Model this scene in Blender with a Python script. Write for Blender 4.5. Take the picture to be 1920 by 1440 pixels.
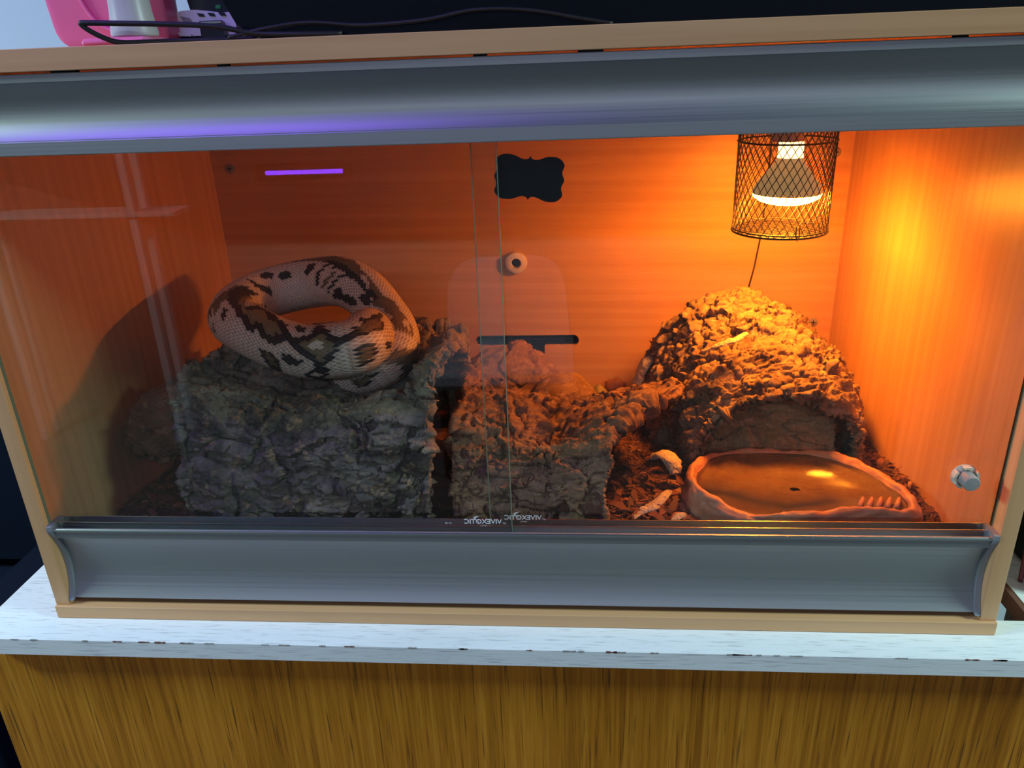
import bpy, math, random
import numpy as np
from mathutils import Matrix, Vector

# ------------------------------------------------------------------ camera, light, exposure
SC = bpy.context.scene
COL = SC.collection
for o in list(bpy.data.objects):
    bpy.data.objects.remove(o)

W, H, DEP = 1.15, 0.6665, 0.632          # vivarium outer width, height, inner depth to the back panel
def camera():
    yaw, pitch, roll = 0.0857530, -0.3935038, 0.0387385
    M = Matrix.Rotation(yaw, 3, 'Z') @ Matrix.Rotation(pitch, 3, 'X') @ Matrix.Rotation(roll, 3, 'Y')
    right, fwd, up = M.col[0], M.col[1], M.col[2]
    mw = Matrix.Identity(4)
    for i in range(3):
        mw[i][0], mw[i][1], mw[i][2] = right[i], up[i], -fwd[i]
    mw.translation = (0.661787, -0.763385, 0.639858)
    cd = bpy.data.cameras.new('camera'); cd.sensor_width = 36; cd.lens = 1460.6 / 1920 * 36
    cd.clip_start = 0.01
    co = bpy.data.objects.new('camera', cd); COL.objects.link(co); co.matrix_world = mw
    SC.camera = co
camera()

vs = SC.view_settings
vs.view_transform = 'Standard'; vs.look = 'None'; vs.gamma = 1.0; vs.use_curve_mapping = False
vs.exposure = 0.0
SC.display_settings.display_device = 'sRGB'
cy = SC.cycles
cy.max_bounces = 10; cy.diffuse_bounces = 5; cy.glossy_bounces = 4; cy.transparent_max_bounces = 16
cy.sample_clamp_indirect = 6.0; cy.caustics_reflective = False; cy.caustics_refractive = False

CEIL_POWER = 100.0      # cool white ceiling panel, watts
FAR_POWER = 16.0       # violet-white fill strip added on the far wall to light the fronts
PURPLE_POWER = 9.0     # violet LED strip under the ceiling
BULB = 390.0            # emission of the heat bulb's front glass
BULB_COL = (1.0, 0.26, 0.015)
world = bpy.data.worlds.new('world'); SC.world = world; world.use_nodes = True
world.node_tree.nodes['Background'].inputs[0].default_value = (0.55, 0.72, 1.0, 1)
world.node_tree.nodes['Background'].inputs[1].default_value = 0.02

def area(name, loc, rot, sx, sy, power, col):
    l = bpy.data.lights.new(name, 'AREA'); l.shape = 'RECTANGLE'; l.size = sx; l.size_y = sy
    l.energy = power; l.color = col
    o = bpy.data.objects.new(name, l); COL.objects.link(o); o.location = loc; o.rotation_euler = rot
    return o
Z_FLOOR, Z_CEIL = -0.75, 1.65
X_L, X_R, Y_B, Y_F = -3.0, 4.0, 0.74, -2.7
for lx_ in (-1.95, 3.0):
    area('ceiling_light', (lx_, -0.55, Z_CEIL - 0.045), (0, 0, 0), 0.6, 0.6, CEIL_POWER, (0.68, 1.0, 0.95))
area('far_fill_light', (0.4, Y_F + .06, Z_CEIL - .12), (math.radians(62), 0, 0), 3.2, 0.05, FAR_POWER, (0.66, 0.71, 1.0))  # unseen strip behind the camera, added to brighten front faces
area('led_light', (-0.2, -0.34, Z_CEIL - 0.045), (0, 0, 0), 0.9, 0.03, PURPLE_POWER, (0.24, 0.10, 1.0))

# ------------------------------------------------------------------ helpers
def hash3(x, y, z, s):
    h = (x.astype(np.uint32) * np.uint32(374761393) + y.astype(np.uint32) * np.uint32(668265263)
         + z.astype(np.uint32) * np.uint32(2246822519) + np.uint32((s * 3266489917) & 0xffffffff))
    h = (h ^ (h >> np.uint32(13))) * np.uint32(1274126177)
    h = h ^ (h >> np.uint32(16))
    return h
GR = np.array([(1,1,0),(-1,1,0),(1,-1,0),(-1,-1,0),(1,0,1),(-1,0,1),(1,0,-1),(-1,0,-1),
               (0,1,1),(0,-1,1),(0,1,-1),(0,-1,-1),(1,1,0),(-1,1,0),(0,-1,1),(0,-1,-1)], np.float32)
def noise(P, s=0):
    """gradient noise, about -1..1"""
    P = np.asarray(P, np.float32)
    i = np.floor(P); f = P - i; i = i.astype(np.int64)
    u = f * f * f * (f * (f * 6 - 15) + 10)
    r = 0
    for dx in (0, 1):
        wx = u[:, 0] if dx else 1 - u[:, 0]
        for dy in (0, 1):
            wy = u[:, 1] if dy else 1 - u[:, 1]
            for dz in (0, 1):
                wz = u[:, 2] if dz else 1 - u[:, 2]
                g = GR[hash3(i[:, 0] + dx, i[:, 1] + dy, i[:, 2] + dz, s) & np.uint32(15)]
                r = r + wx * wy * wz * (g[:, 0] * (f[:, 0] - dx) + g[:, 1] * (f[:, 1] - dy) + g[:, 2] * (f[:, 2] - dz))
    return r * 1.4
def fbm(P, n=4, s=0, g=0.5):
    P = np.asarray(P, np.float32); r = 0; a = 1.0
    for k in range(n):
        r = r + a * noise(P * (2.03 ** k) + 11.3 * k, s + k); a *= g
    return r
def smooth(a, b, x):
    t = np.clip((x - a) / (b - a), 0, 1); return t * t * (3 - 2 * t)

def mesh_np(name, V, F, smooth_shade=True):
    """V (n,3); F list of quads (m,4) array or list of lists"""
    me = bpy.data.meshes.new(name)
    V = np.asarray(V, np.float32)
    if isinstance(F, np.ndarray):
        n, k = F.shape
        me.vertices.add(len(V)); me.vertices.foreach_set('co', V.ravel())
        me.loops.add(n * k); me.loops.foreach_set('vertex_index', F.ravel().astype(np.int32))
        me.polygons.add(n); me.polygons.foreach_set('loop_start', np.arange(0, n * k, k, dtype=np.int32))
    else:
        me.from_pydata([tuple(map(float, v)) for v in V], [], F)
    me.update(calc_edges=True); me.validate()
    me.polygons.foreach_set('use_smooth', np.full(len(me.polygons), smooth_shade))
    me.update()
    return me
class MB:
    """collects simple solids into one mesh"""
    def __init__(s): s.v = []; s.f = []
    def add(s, V, F):
        b = len(s.v); s.v += [tuple(map(float, v)) for v in V]; s.f += [[b + i for i in f] for f in F]; return s
    def box(s, x0, x1, y0, y1, z0, z1, bev=0.0):
        if bev <= 0:
            V = [(x, y, z) for x in (x0, x1) for y in (y0, y1) for z in (z0, z1)]
            return s.add(V, [(0,1,3,2),(4,6,7,5),(0,4,5,1),(2,3,7,6),(0,2,6,4),(1,5,7,3)])
        b = bev; V = []; idx = {}
        for ix, x in ((0, x0), (1, x1)):
            for iy, y in ((0, y0), (1, y1)):
                for iz, z in ((0, z0), (1, z1)):
                    sx, sy, sz = (1, -1)[ix], (1, -1)[iy], (1, -1)[iz]
                    for a, d in (('x', (0, sy*b, sz*b)), ('y', (sx*b, 0, sz*b)), ('z', (sx*b, sy*b, 0))):
                        idx[(ix, iy, iz, a)] = len(V); V.append((x + d[0], y + d[1], z + d[2]))
        F = []
        q = lambda *k: [idx[i] for i in k]
        for i in (0, 1):
            F.append(q((i,0,0,'x'),(i,0,1,'x'),(i,1,1,'x'),(i,1,0,'x'))); F.append(q((0,i,0,'y'),(0,i,1,'y'),(1,i,1,'y'),(1,i,0,'y')))
            F.append(q((0,0,i,'z'),(0,1,i,'z'),(1,1,i,'z'),(1,0,i,'z')))
            for j in (0, 1):
                F.append(q((i,j,0,'x'),(i,j,1,'x'),(i,j,1,'y'),(i,j,0,'y'))); F.append(q((i,0,j,'x'),(i,1,j,'x'),(i,1,j,'z'),(i,0,j,'z')))
                F.append(q((0,i,j,'y'),(1,i,j,'y'),(1,i,j,'z'),(0,i,j,'z')))
                for k in (0, 1): F.append(q((i,j,k,'x'),(i,j,k,'y'),(i,j,k,'z')))
        return s.add(V, F)
    def lathe(s, prof, n=32, c=(0, 0, 0), axis='Z', cap=True):
        V = []; F = []
        for r, h in prof:
            for k in range(n):
                a = 2 * math.pi * k / n
                p = (r * math.cos(a), r * math.sin(a), h)
                if axis == 'Y': p = (p[0], p[2], p[1])
                if axis == 'X': p = (p[2], p[0], p[1])
                V.append((p[0] + c[0], p[1] + c[1], p[2] + c[2]))
        m = len(prof)
        for j in range(m - 1):
            for k in range(n):
                k2 = (k + 1) % n; F.append((j*n + k, j*n + k2, (j+1)*n + k2, (j+1)*n + k))
        if cap: F.append(list(range(n))[::-1]); F.append([(m-1)*n + k for k in range(n)])
        return s.add(V, F)
    def tube(s, pts, r, n=8, closed=False):
        pts = [Vector(p) for p in pts]; m = len(pts); V = []; F = []
        rr = r if hasattr(r, '__len__') else [r] * m
        t = (pts[1] - pts[0]).normalized()
        nrm = t.orthogonal().normalized()
        for i in range(m):
            a = pts[(i - 1) % m] if (closed or i > 0) else pts[i]; b = pts[(i + 1) % m] if (closed or i < m - 1) else pts[i]
            t = (b - a).normalized(); nrm = (nrm - t * nrm.dot(t)).normalized(); bi = t.cross(nrm)
            for k in range(n):
                an = 2 * math.pi * k / n; V.append(pts[i] + (nrm * math.cos(an) + bi * math.sin(an)) * rr[i])
        for i in range(m if closed else m - 1):
            j = (i + 1) % m
            for k in range(n):
                k2 = (k + 1) % n; F.append((i*n + k, i*n + k2, j*n + k2, j*n + k))
        if not closed: F.append(list(range(n))[::-1]); F.append([(m-1)*n + k for k in range(n)])
        return s.add(V, F)
    def prism(s, poly, d, plane='XZ', at=0.0):
        """poly outline extruded by d along the missing axis"""
        def p3(a, b, c): return {'XZ': (a, c, b), 'YZ': (c, a, b), 'XY': (a, b, c)}[plane]
        n = len(poly); V = [p3(a, b, at) for a, b in poly] + [p3(a, b, at + d) for a, b in poly]
        F = [list(range(n)), list(range(2*n - 1, n - 1, -1))] + [(i, i + n, (i+1) % n + n, (i+1) % n) for i in range(n)]
        return s.add(V, F)
    def mesh(s, name, sm=False):
        me = bpy.data.meshes.new(name); me.from_pydata(s.v, [], s.f)
        import bmesh
        bm = bmesh.new(); bm.from_mesh(me); bmesh.ops.recalc_face_normals(bm, faces=bm.faces); bm.to_mesh(me); bm.free()
        me.polygons.foreach_set('use_smooth', np.full(len(me.polygons), sm)); me.update()
        return me
    def build(s, name, mat, parent=None, sm=False, angle=None, **kw):
        o = link(name, s.mesh(name, sm), mat, parent, **kw)
        if angle: 
            me = o.data; me.polygons.foreach_set('use_smooth', np.full(len(me.polygons), True))
            me.set_sharp_from_angle(angle=math.radians(angle))
        return o
def link(name, me, mat, parent=None, label=None, cat=None, group=None, kind=None, origin=True):
    """one mesh object; top-level ones get their origin at their base"""
    o = bpy.data.objects.new(name, me); COL.objects.link(o)
    if mat: me.materials.append(mat)
    if parent:
        o.parent = parent; o.matrix_parent_inverse = Matrix.Translation(-Vector(parent['_base']) if '_base' in parent else (0, 0, 0))
    elif origin and len(me.vertices):
        co = np.empty(len(me.vertices) * 3, np.float32); me.vertices.foreach_get('co', co); co = co.reshape(-1, 3)
        b = Vector(((co[:, 0].min() + co[:, 0].max()) / 2, (co[:, 1].min() + co[:, 1].max()) / 2, co[:, 2].min()))
        me.transform(Matrix.Translation(-b)); o.location = b; o['_base'] = tuple(b)
    tag(o, label, cat, group, kind)
    return o
def tag(o, label=None, cat=None, group=None, kind=None):
    if label: o['label'] = label
    if cat: o['category'] = cat
    if group: o['group'] = group
    if kind: o['kind'] = kind
    return o
def thing(name, loc, label, cat, group=None, kind=None):
    o = bpy.data.objects.new(name, None); COL.objects.link(o); o.location = loc; o['_base'] = tuple(loc)
    o.empty_display_size = 0.05
    return tag(o, label, cat, group, kind)

# ------------------------------------------------------------------ materials
def mat(name, col=(0.5, 0.5, 0.5), rough=0.5, metal=0.0, **kw):
    m = bpy.data.materials.new(name); m.use_nodes = True
    p = m.node_tree.nodes['Principled BSDF']
    p.inputs['Base Color'].default_value = (*col, 1); p.inputs['Roughness'].default_value = rough; p.inputs['Metallic'].default_value = metal
    for k, v in kw.items(): p.inputs[k.replace('_', ' ')].default_value = v
    return m
class NT:
    def __init__(s, m): s.m = m; s.t = m.node_tree; s.p = s.t.nodes['Principled BSDF']
    def n(s, typ, **kw):
        nd = s.t.nodes.new(typ)
        for k, v in kw.items():
            if k.startswith('i_'): nd.inputs[k[2:].replace('_', ' ')].default_value = v
            else: setattr(nd, k, v)
        return nd
    def l(s, a, b): s.t.links.new(a, b)
    def coord(s, scale=(1, 1, 1), rot=(0, 0, 0), kind='Object'):
        tc = s.n('ShaderNodeTexCoord'); mp = s.n('ShaderNodeMapping'); mp.inputs['Scale'].default_value = scale; mp.inputs['Rotation'].default_value = rot
        s.l(tc.outputs[kind], mp.inputs['Vector']); return mp.outputs[0]
    def noise(s, vec, scale, detail=4, rough=0.55, dist=0.0):
        nd = s.n('ShaderNodeTexNoise'); nd.inputs['Scale'].default_value = scale; nd.inputs['Detail'].default_value = detail
        nd.inputs['Roughness'].default_value = rough; nd.inputs['Distortion'].default_value = dist; s.l(vec, nd.inputs['Vector']); return nd.outputs['Fac']
    def ramp(s, fac, stops):
        r = s.n('ShaderNodeValToRGB'); e = r.color_ramp.elements
        while len(e) < len(stops): e.new(0.5)
        for k, (p, c) in enumerate(stops): e[k].position = p; e[k].color = (*c, 1) if len(c) == 3 else c
        s.l(fac, r.inputs[0]); return r.outputs[0]
    def mix(s, fac, a, b, mode='MIX'):
        m = s.n('ShaderNodeMix', data_type='RGBA', blend_type=mode)
        for v, i in ((fac, 0), (a, 6), (b, 7)):
            if hasattr(v, 'links'): s.l(v, m.inputs[i])
            else: m.inputs[i].default_value = v if i == 0 else (*v, 1)
        return m.outputs[2]
    def bump(s, h, strength=0.3, dist=0.001, prev=None):
        b = s.n('ShaderNodeBump'); b.inputs['Strength'].default_value = strength; b.inputs['Distance'].default_value = dist
        s.l(h, b.inputs['Height'])
        if prev: s.l(prev, b.inputs['Normal'])
        return b.outputs[0]
    def base(s, c): s.l(c, s.p.inputs['Base Color'])
    def normal(s, c): s.l(c, s.p.inputs['Normal'])
    def rough(s, c): s.l(c, s.p.inputs['Roughness'])

def wood(name, c1, c2, stretch, rough=0.38, fine=1.0, bumpd=0.0002, bumps=0.25):
    """melamine / veneer: stretch = axis the grain runs along"""
    m = mat(name, c1, rough); N = NT(m)
    sc = [60.0 * fine] * 3; sc['XYZ'.index(stretch)] = 1.6 * fine
    v = N.coord(tuple(sc)); f = N.noise(v, 1.0, 6, 0.6, 0.6)
    sc2 = [7.0] * 3; sc2['XYZ'.index(stretch)] = 0.8
    g = N.noise(N.coord(tuple(sc2)), 1.0, 3, 0.5, 1.2)
    w = N.n('ShaderNodeTexWave', wave_type='BANDS', bands_direction='DIAGONAL')
    sc3 = [26.0 * fine] * 3; sc3['XYZ'.index(stretch)] = 0.7
    N.l(N.coord(tuple(sc3)), w.inputs['Vector']); w.inputs['Scale'].default_value = 1; w.inputs['Distortion'].default_value = 6; w.inputs['Detail'].default_value = 3
    a = N.ramp(f, [(0.35, c2), (0.65, c1)])
    b = N.mix(0.35, a, N.ramp(g, [(0.3, c2), (0.7, c1)]))
    c = N.mix(0.22, b, N.ramp(w.outputs['Fac'], [(0.2, c2), (0.8, c1)]))
    N.base(c); N.normal(N.bump(f, bumps, bumpd)); return m
BEECH1, BEECH2 = (0.70, 0.41, 0.20), (0.56, 0.30, 0.13)
M = {}
M['beech_x'] = wood('beech_grain_across', BEECH1, BEECH2, 'X')
M['beech_z'] = wood('beech_grain_upright', BEECH1, BEECH2, 'Z')
def oak():
    m = mat('oak_veneer', (0.3, 0.15, 0.04), 0.42); N = NT(m)
    f = N.noise(N.coord((150, 150, 3.2)), 1.0, 5, 0.65, 0.5)
    g = N.noise(N.coord((9, 9, 0.9)), 1.0, 3, 0.5, 1.0)
    pore = N.noise(N.coord((330, 330, 9)), 1.0, 2, 0.5)
    a = N.ramp(f, [(0.36, (0.27, 0.082, 0.004)), (0.5, (0.52, 0.18, 0.010)), (0.66, (0.72, 0.30, 0.03))])
    b = N.mix(0.45, a, N.ramp(g, [(0.3, (0.32, 0.11, 0.005)), (0.7, (0.64, 0.25, 0.02))]))
    c = N.mix(N.ramp(pore, [(0.30, (0.75,) * 3), (0.42, (0.0,) * 3)]), b, (0.075, 0.032, 0.008))
    N.base(c); N.normal(N.bump(pore, 0.25, 0.0003)); N.p.inputs['Specular IOR Level'].default_value = 0.2; return m
M['oak'] = oak()
def painted():
    m = mat('white_paint_on_wood', (0.8, 0.82, 0.83), 0.45); N = NT(m)
    f = N.noise(N.coord((22, 420, 420)), 1.0, 4, 0.65, 0.3)
    s = N.noise(N.coord((3, 8, 8)), 1.0, 3)
    a = N.ramp(f, [(0.33, (0.52, 0.55, 0.56)), (0.45, (0.82, 0.86, 0.86))])
    N.base(N.mix(N.ramp(s, [(0.55, (0.0,) * 3), (0.75, (0.25,) * 3)]), a, (0.62, 0.63, 0.62)))
    N.normal(N.bump(f, 0.5, 0.0005)); return m
M['paint'] = painted()
def alu():
    m = mat('brushed_aluminium', (0.35, 0.36, 0.365), 0.5, 0.9); N = NT(m)
    f = N.noise(N.coord((2.5, 500, 500)), 1.0, 3)
    N.rough(N.ramp(f, [(0.3, (0.46,) * 3), (0.7, (0.56,) * 3)])); N.normal(N.bump(f, 0.06, 0.0002)); return m
M['alu'] = alu()
M['alu_edge'] = mat('polished_aluminium_edge', (0.75, 0.78, 0.8), 0.22, 1.0)
M['cap_plastic'] = mat('grey_end_cap_plastic', (0.22, 0.24, 0.26), 0.5)
M['black'] = mat('black_plastic', (0.008, 0.008, 0.009), 0.35)
M['black_matt'] = mat('matt_black', (0.006, 0.006, 0.007), 0.85)
M['cable'] = mat('black_cable', (0.005, 0.005, 0.007), 0.5)
M['steel'] = mat('zinc_screw', (0.34, 0.32, 0.28), 0.4, 0.3)
M['ivory'] = mat('ivory_plastic', (0.72, 0.62, 0.47), 0.45)
M['grey_rubber'] = mat('grey_rubber', (0.30, 0.29, 0.27), 0.55)
M['raw'] = mat('raw_brown_edge', (0.16, 0.065, 0.04), 0.7)
def fresnel(t, ior):
    """Fresnel factor that is the same from either side of a thin pane (rays are not bent)"""
    fr = t.nodes.new('ShaderNodeFresnel'); ge = t.nodes.new('ShaderNodeNewGeometry'); mp = t.nodes.new('ShaderNodeMapRange')
    mp.inputs['To Min'].default_value = ior; mp.inputs['To Max'].default_value = 1 / ior
    t.links.new(ge.outputs['Backfacing'], mp.inputs['Value']); t.links.new(mp.outputs[0], fr.inputs['IOR']); return fr
def glass():
    m = bpy.data.materials.new('clear_sliding_glass'); m.use_nodes = True; t = m.node_tree; t.nodes.clear()
    out = t.nodes.new('ShaderNodeOutputMaterial'); mx = t.nodes.new('ShaderNodeMixShader'); tr = t.nodes.new('ShaderNodeBsdfTransparent')
    gl = t.nodes.new('ShaderNodeBsdfGlossy'); fr = fresnel(t, 1.5)
    tr.inputs[0].default_value = (0.965, 0.98, 0.972, 1); gl.inputs['Roughness'].default_value = 0.0
    t.links.new(fr.outputs[0], mx.inputs[0]); t.links.new(tr.outputs[0], mx.inputs[1]); t.links.new(gl.outputs[0], mx.inputs[2]); t.links.new(mx.outputs[0], out.inputs[0])
    return m
M['glass'] = glass()
M['glass_edge'] = mat('green_glass_edge', (0.18, 0.27, 0.20), 0.15)
def emit(name, col, s):
    m = mat(name, col, 0.5); p = m.node_tree.nodes['Principled BSDF']
    p.inputs['Emission Color'].default_value = (*col, 1); p.inputs['Emission Strength'].default_value = s; return m

# ------------------------------------------------------------------ the room
def wallmat(name, c):
    m = mat(name, c, 0.8); N = NT(m); f = N.noise(N.coord(), 60, 4); N.normal(N.bump(f, 0.08, 0.001)); return m
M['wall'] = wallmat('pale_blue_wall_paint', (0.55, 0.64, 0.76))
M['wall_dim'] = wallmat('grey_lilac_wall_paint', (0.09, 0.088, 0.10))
M['carpet'] = wallmat('grey_carpet', (0.09, 0.085, 0.085))
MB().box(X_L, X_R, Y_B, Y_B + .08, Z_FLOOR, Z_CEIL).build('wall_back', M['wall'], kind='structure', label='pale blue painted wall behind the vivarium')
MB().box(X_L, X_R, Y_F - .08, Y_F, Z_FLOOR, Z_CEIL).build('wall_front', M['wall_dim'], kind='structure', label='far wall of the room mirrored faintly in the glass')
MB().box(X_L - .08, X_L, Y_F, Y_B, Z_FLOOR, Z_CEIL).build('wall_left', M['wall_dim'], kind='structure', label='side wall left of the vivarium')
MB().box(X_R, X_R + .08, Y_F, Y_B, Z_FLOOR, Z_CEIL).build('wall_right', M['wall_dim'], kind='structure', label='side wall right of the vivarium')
MB().box(X_L, X_R, Y_F, Y_B, Z_FLOOR - .08, Z_FLOOR).build('floor', M['carpet'], kind='structure', label='dark carpeted floor of the room')
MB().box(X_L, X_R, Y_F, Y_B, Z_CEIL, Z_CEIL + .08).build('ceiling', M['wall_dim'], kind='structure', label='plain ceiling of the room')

# lamps of the room (housings of the two area lights, an added far fill strip, and the LED bar seen mirrored in the glass)
for lx_, side_ in ((-1.95, 'left'), (3.0, 'right')):
    t = thing('ceiling_lamp', (lx_, -0.55, Z_CEIL - .04), 'square cool white ceiling lamp out to the %s of the vivarium' % side_, 'lamp')
    MB().box(lx_ - .33, lx_ + .33, -.88, -.22, Z_CEIL - .04, Z_CEIL, .004).build('housing', M['cap_plastic'], t)
t = thing('led_strip', (-0.2, -0.34, Z_CEIL - .04), 'violet LED strip fixed to the ceiling above the vivarium', 'led strip')
MB().box(-.67, .27, -.36, -.32, Z_CEIL - .04, Z_CEIL, .003).build('channel', M['black'], t)
t = thing('led_strip', (0.4, Y_F + .03, Z_CEIL - .16), 'long violet-white fill light strip added along the top of the far wall', 'led strip')
MB().box(-1.25, 2.05, Y_F + .001, Y_F + .045, Z_CEIL - .16, Z_CEIL - .09, .003).build('channel', M['black'], t)
t = thing('led_bar', (-0.30, -2.0, 0.27), 'violet LED bar mirrored in the left glass pane', 'lamp')
MB().box(-.47, -.12, -2.02, -2.0, .27, .33, .003).build('housing', M['black'], t)
MB().box(-.43, -.15, -2.0, -1.994, .293, .307).build('diffuser', emit('violet_led', (0.22, 0.05, 1.0), 14.0), t)

# ------------------------------------------------------------------ table and cabinet
tb = thing('tabletop', (0.6, 0.3, -0.0235), 'white painted wooden tabletop with chipped front edge under the vivarium', 'tabletop')
m = MB(); X0, X1, YF0, YB0, ZB = -.093, 1.75, -.041, .70, -.0235
m.box(X0, X1, YF0, .003, ZB, 0); m.box(X0, 1.157, .003, YB0, ZB, 0)
m.box(1.157, X1, .003, .027, ZB, 0)
m.box(1.213, X1, .027, YB0, ZB, 0)
m.build('board', M['paint'], tb)
MB().box(1.2055, 1.213, .027, YB0, ZB, -.0008).build('raw_edge', M['raw'], tb, label='bare brown edge inside the cable slot')
rng = random.Random(5)
for k in range(34):                       # chipped paint along the front edge
    x = rng.uniform(-.05, 1.15); w = rng.uniform(.004, .016); d = rng.uniform(.0008, .002)
    poly = []
    for i in range(7): poly.append((x + w * i / 6, rng.uniform(.2, 1) * d))
    V = [(px, YF0 - .0003, .0002) for px, _ in poly] + [(px, YF0 - .0003, -h) for px, h in poly] + [(px, YF0 + h * .9, .0002) for px, h in poly]
    n = 7; F = [(i, i+1, n+i+1, n+i) for i in range(n-1)] + [(i, i+1, 2*n+i+1, 2*n+i) for i in range(n-1)]
    MB().add(V, F).build('paint_chip', M['raw'] if k % 3 == 0 else M['grey_rubber'], tb)
cb = thing('oak_cabinet', (0.5, 0.3, Z_FLOOR), 'oak veneered cabinet carrying the white tabletop', 'cabinet')
MB().box(-.110, 1.6, -.018, 0.0, Z_FLOOR + .06, ZB, .001).build('front_panel', M['oak'], cb)
MB().box(-.110, -.092, 0.0, .66, Z_FLOOR + .06, ZB).build('side_panel', M['oak'], cb)
MB().box(1.582, 1.6, 0.0, .66, Z_FLOOR + .06, ZB).build('side_panel', M['oak'], cb)
MB().box(-.08, 1.57, .03, .64, Z_FLOOR, Z_FLOOR + .06).build('plinth', M['black_matt'], cb)

# ------------------------------------------------------------------ vivarium carcass
T = .018; ZT0 = .6462
vv = thing('vivarium', (W/2, .33, 0), 'long beech vivarium with grey aluminium fascias and sliding glass doors', 'vivarium')
def wavy_base():
    m = MB(); m.box(0, W, 0, DEP + .02, .0004, T, .0006); return m.build('base_board', M['beech_x'], vv)
wavy_base()
MB().box(0, T, .004, DEP + .02, T, ZT0, .0005).build('side_panel', M['beech_z'], vv)
MB().box(W - T, W, .004, DEP + .02, T, ZT0, .0005).build('side_panel', M['beech_z'], vv)
MB().box(-.012, W + .012, -.001, DEP + .03, ZT0, H, .0006).build('top_board', M['beech_x'], vv)
# back panel with a T-shaped ventilation cut-out
VX0, VX1, VZ0, VZ1, LX0, LX1, LZ = .476, .672, .1375, .158, .567, .607, .097
def back_panel():
    m = MB(); y0, y1 = DEP, DEP + .008
    m.box(T, W - T, y0, y1, VZ1, ZT0); m.box(T, VX0, y0, y1, T, VZ1); m.box(VX1, W - T, y0, y1, T, VZ1)
    m.box(VX0, LX0, y0, y1, T, VZ0); m.box(LX1, VX1, y0, y1, T, VZ0); m.box(LX0, LX1, y0, y1, T, LZ)
    r = (VZ1 - VZ0) / 2
    for cx, s in ((VX0, 1), (VX1, -1)):       # rounded ends of the slot
        for up in (1, -1):
            a0 = [(cx + s * (r - r * math.cos(a)), VZ0 + r + up * r * math.sin(a)) for a in [math.pi/2 * k / 6 for k in range(7)]]
            m.prism([(cx, VZ0 + r + up * r)] + a0, y1 - y0, 'XZ', y0)
    return m.build('back_panel', M['beech_x'], vv)
bp_ = back_panel()
vent = MB()
vent.box(VX0 - .004, VX1 + .004, DEP + .009, DEP + .012, LZ - .006, VZ1 + .006).build('vent', M['black'], vv, label='black louvred vent in a T-shaped slot')
ventp = [o for o in vv.children if o.name.startswith('vent')][0]
for k in range(9):
    z = LZ + .004 + k * .0066
    x0, x1 = (VX0, VX1) if z > VZ0 - .002 else (LX0, LX1)
    MB().box(x0, x1, DEP + .004, DEP + .009, z, z + .0016).build('slat', M['black'], ventp)
for x in (.505, .54, .575, .603, .638):
    MB().box(x, x + .003, DEP + .005, DEP + .009, VZ0 if not LX0 < x < LX1 else LZ, VZ1).build('rib', M['black'], ventp)
def screw(x, z):
    m = MB(); m.lathe([(.0088, 0), (.0088, -.0008), (.0070, -.0018), (.0, -.0020)], 20, (x, DEP, z), 'Y')
    o = m.build('screw', M['steel'], vv, angle=40)
    c = MB(); c.box(x - .0042, x + .0042, DEP - .0023, DEP - .0012, z - .0008, z + .0008); c.box(x - .0008, x + .0008, DEP - .0023, DEP - .0012, z - .0042, z + .0042)
    c.build('cross_slot', M['black_matt'], o)
for x, z in ((.0503, .479), (1.099, .1776), (1.1036, .478)): screw(x, z)
g = MB().lathe([(.0095, 0), (.0185, 0), (.0205, -.004), (.0195, -.010), (.0165, -.012), (.0095, -.012), (.0085, -.009), (.0085, -.002)], 36, (.5585, DEP, .2995), 'Y', cap=False)
gro = g.build('cable_grommet', M['ivory'], vv, angle=40, label='ivory ring-shaped cable grommet on the back panel')
MB().lathe([(.0, -.001), (.0086, -.001)], 24, (.5585, DEP, .2995), 'Y', cap=False).build('hole', M['black_matt'], gro)
# aluminium fascias: profile (y, z) run along x
def run(prof, x0, x1, nx=2):
    n = len(prof); V = [(x0 + (x1 - x0) * i / (nx - 1), y, z) for i in range(nx) for y, z in prof]
    F = [(i*n + k, i*n + (k+1) % n, (i+1)*n + (k+1) % n, (i+1)*n + k) for i in range(nx - 1) for k in range(n)]
    F += [list(range(n))[::-1], [(nx-1)*n + k for k in range(n)]]
    return MB().add(V, F)
def arc(z0, z1, y0, sag, n=22):
    c = abs(z1 - z0); R = c*c/(8*sag) + sag/2; a = math.asin(c/2/R)
    return [(y0 + R*math.cos(a + (-2*a)*k/n) - R*math.cos(a), (z0+z1)/2 + (z0 - z1)/2 * math.sin(a - 2*a*k/n)/math.sin(a)) for k in range(n + 1)]
# top fascia
TF0, TF1 = .5690, .6444
prof = [(.0045, TF1), (.0040, TF1 - .0008), (.0040, .6368), (.0048, .6362)] + arc(.6360, .5832, .0062, .0115) + [(.0032, .5826), (.0024, .5818), (.0024, TF0 + .0008), (.0032, TF0), (.030, TF0), (.030, TF1)]
tf = run(prof, T, W - T).build('top_fascia', M['alu'], vv, angle=25, label='grey concave aluminium fascia above the glass')
for x0, x1 in ((.165, .19), (.572, .584), (.667, .690), (.995, 1.006), (.33, .34)):
    MB().box(x0, x1, .0045, .012, TF1, ZT0).build('spacer', M['black_matt'], tf)
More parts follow.
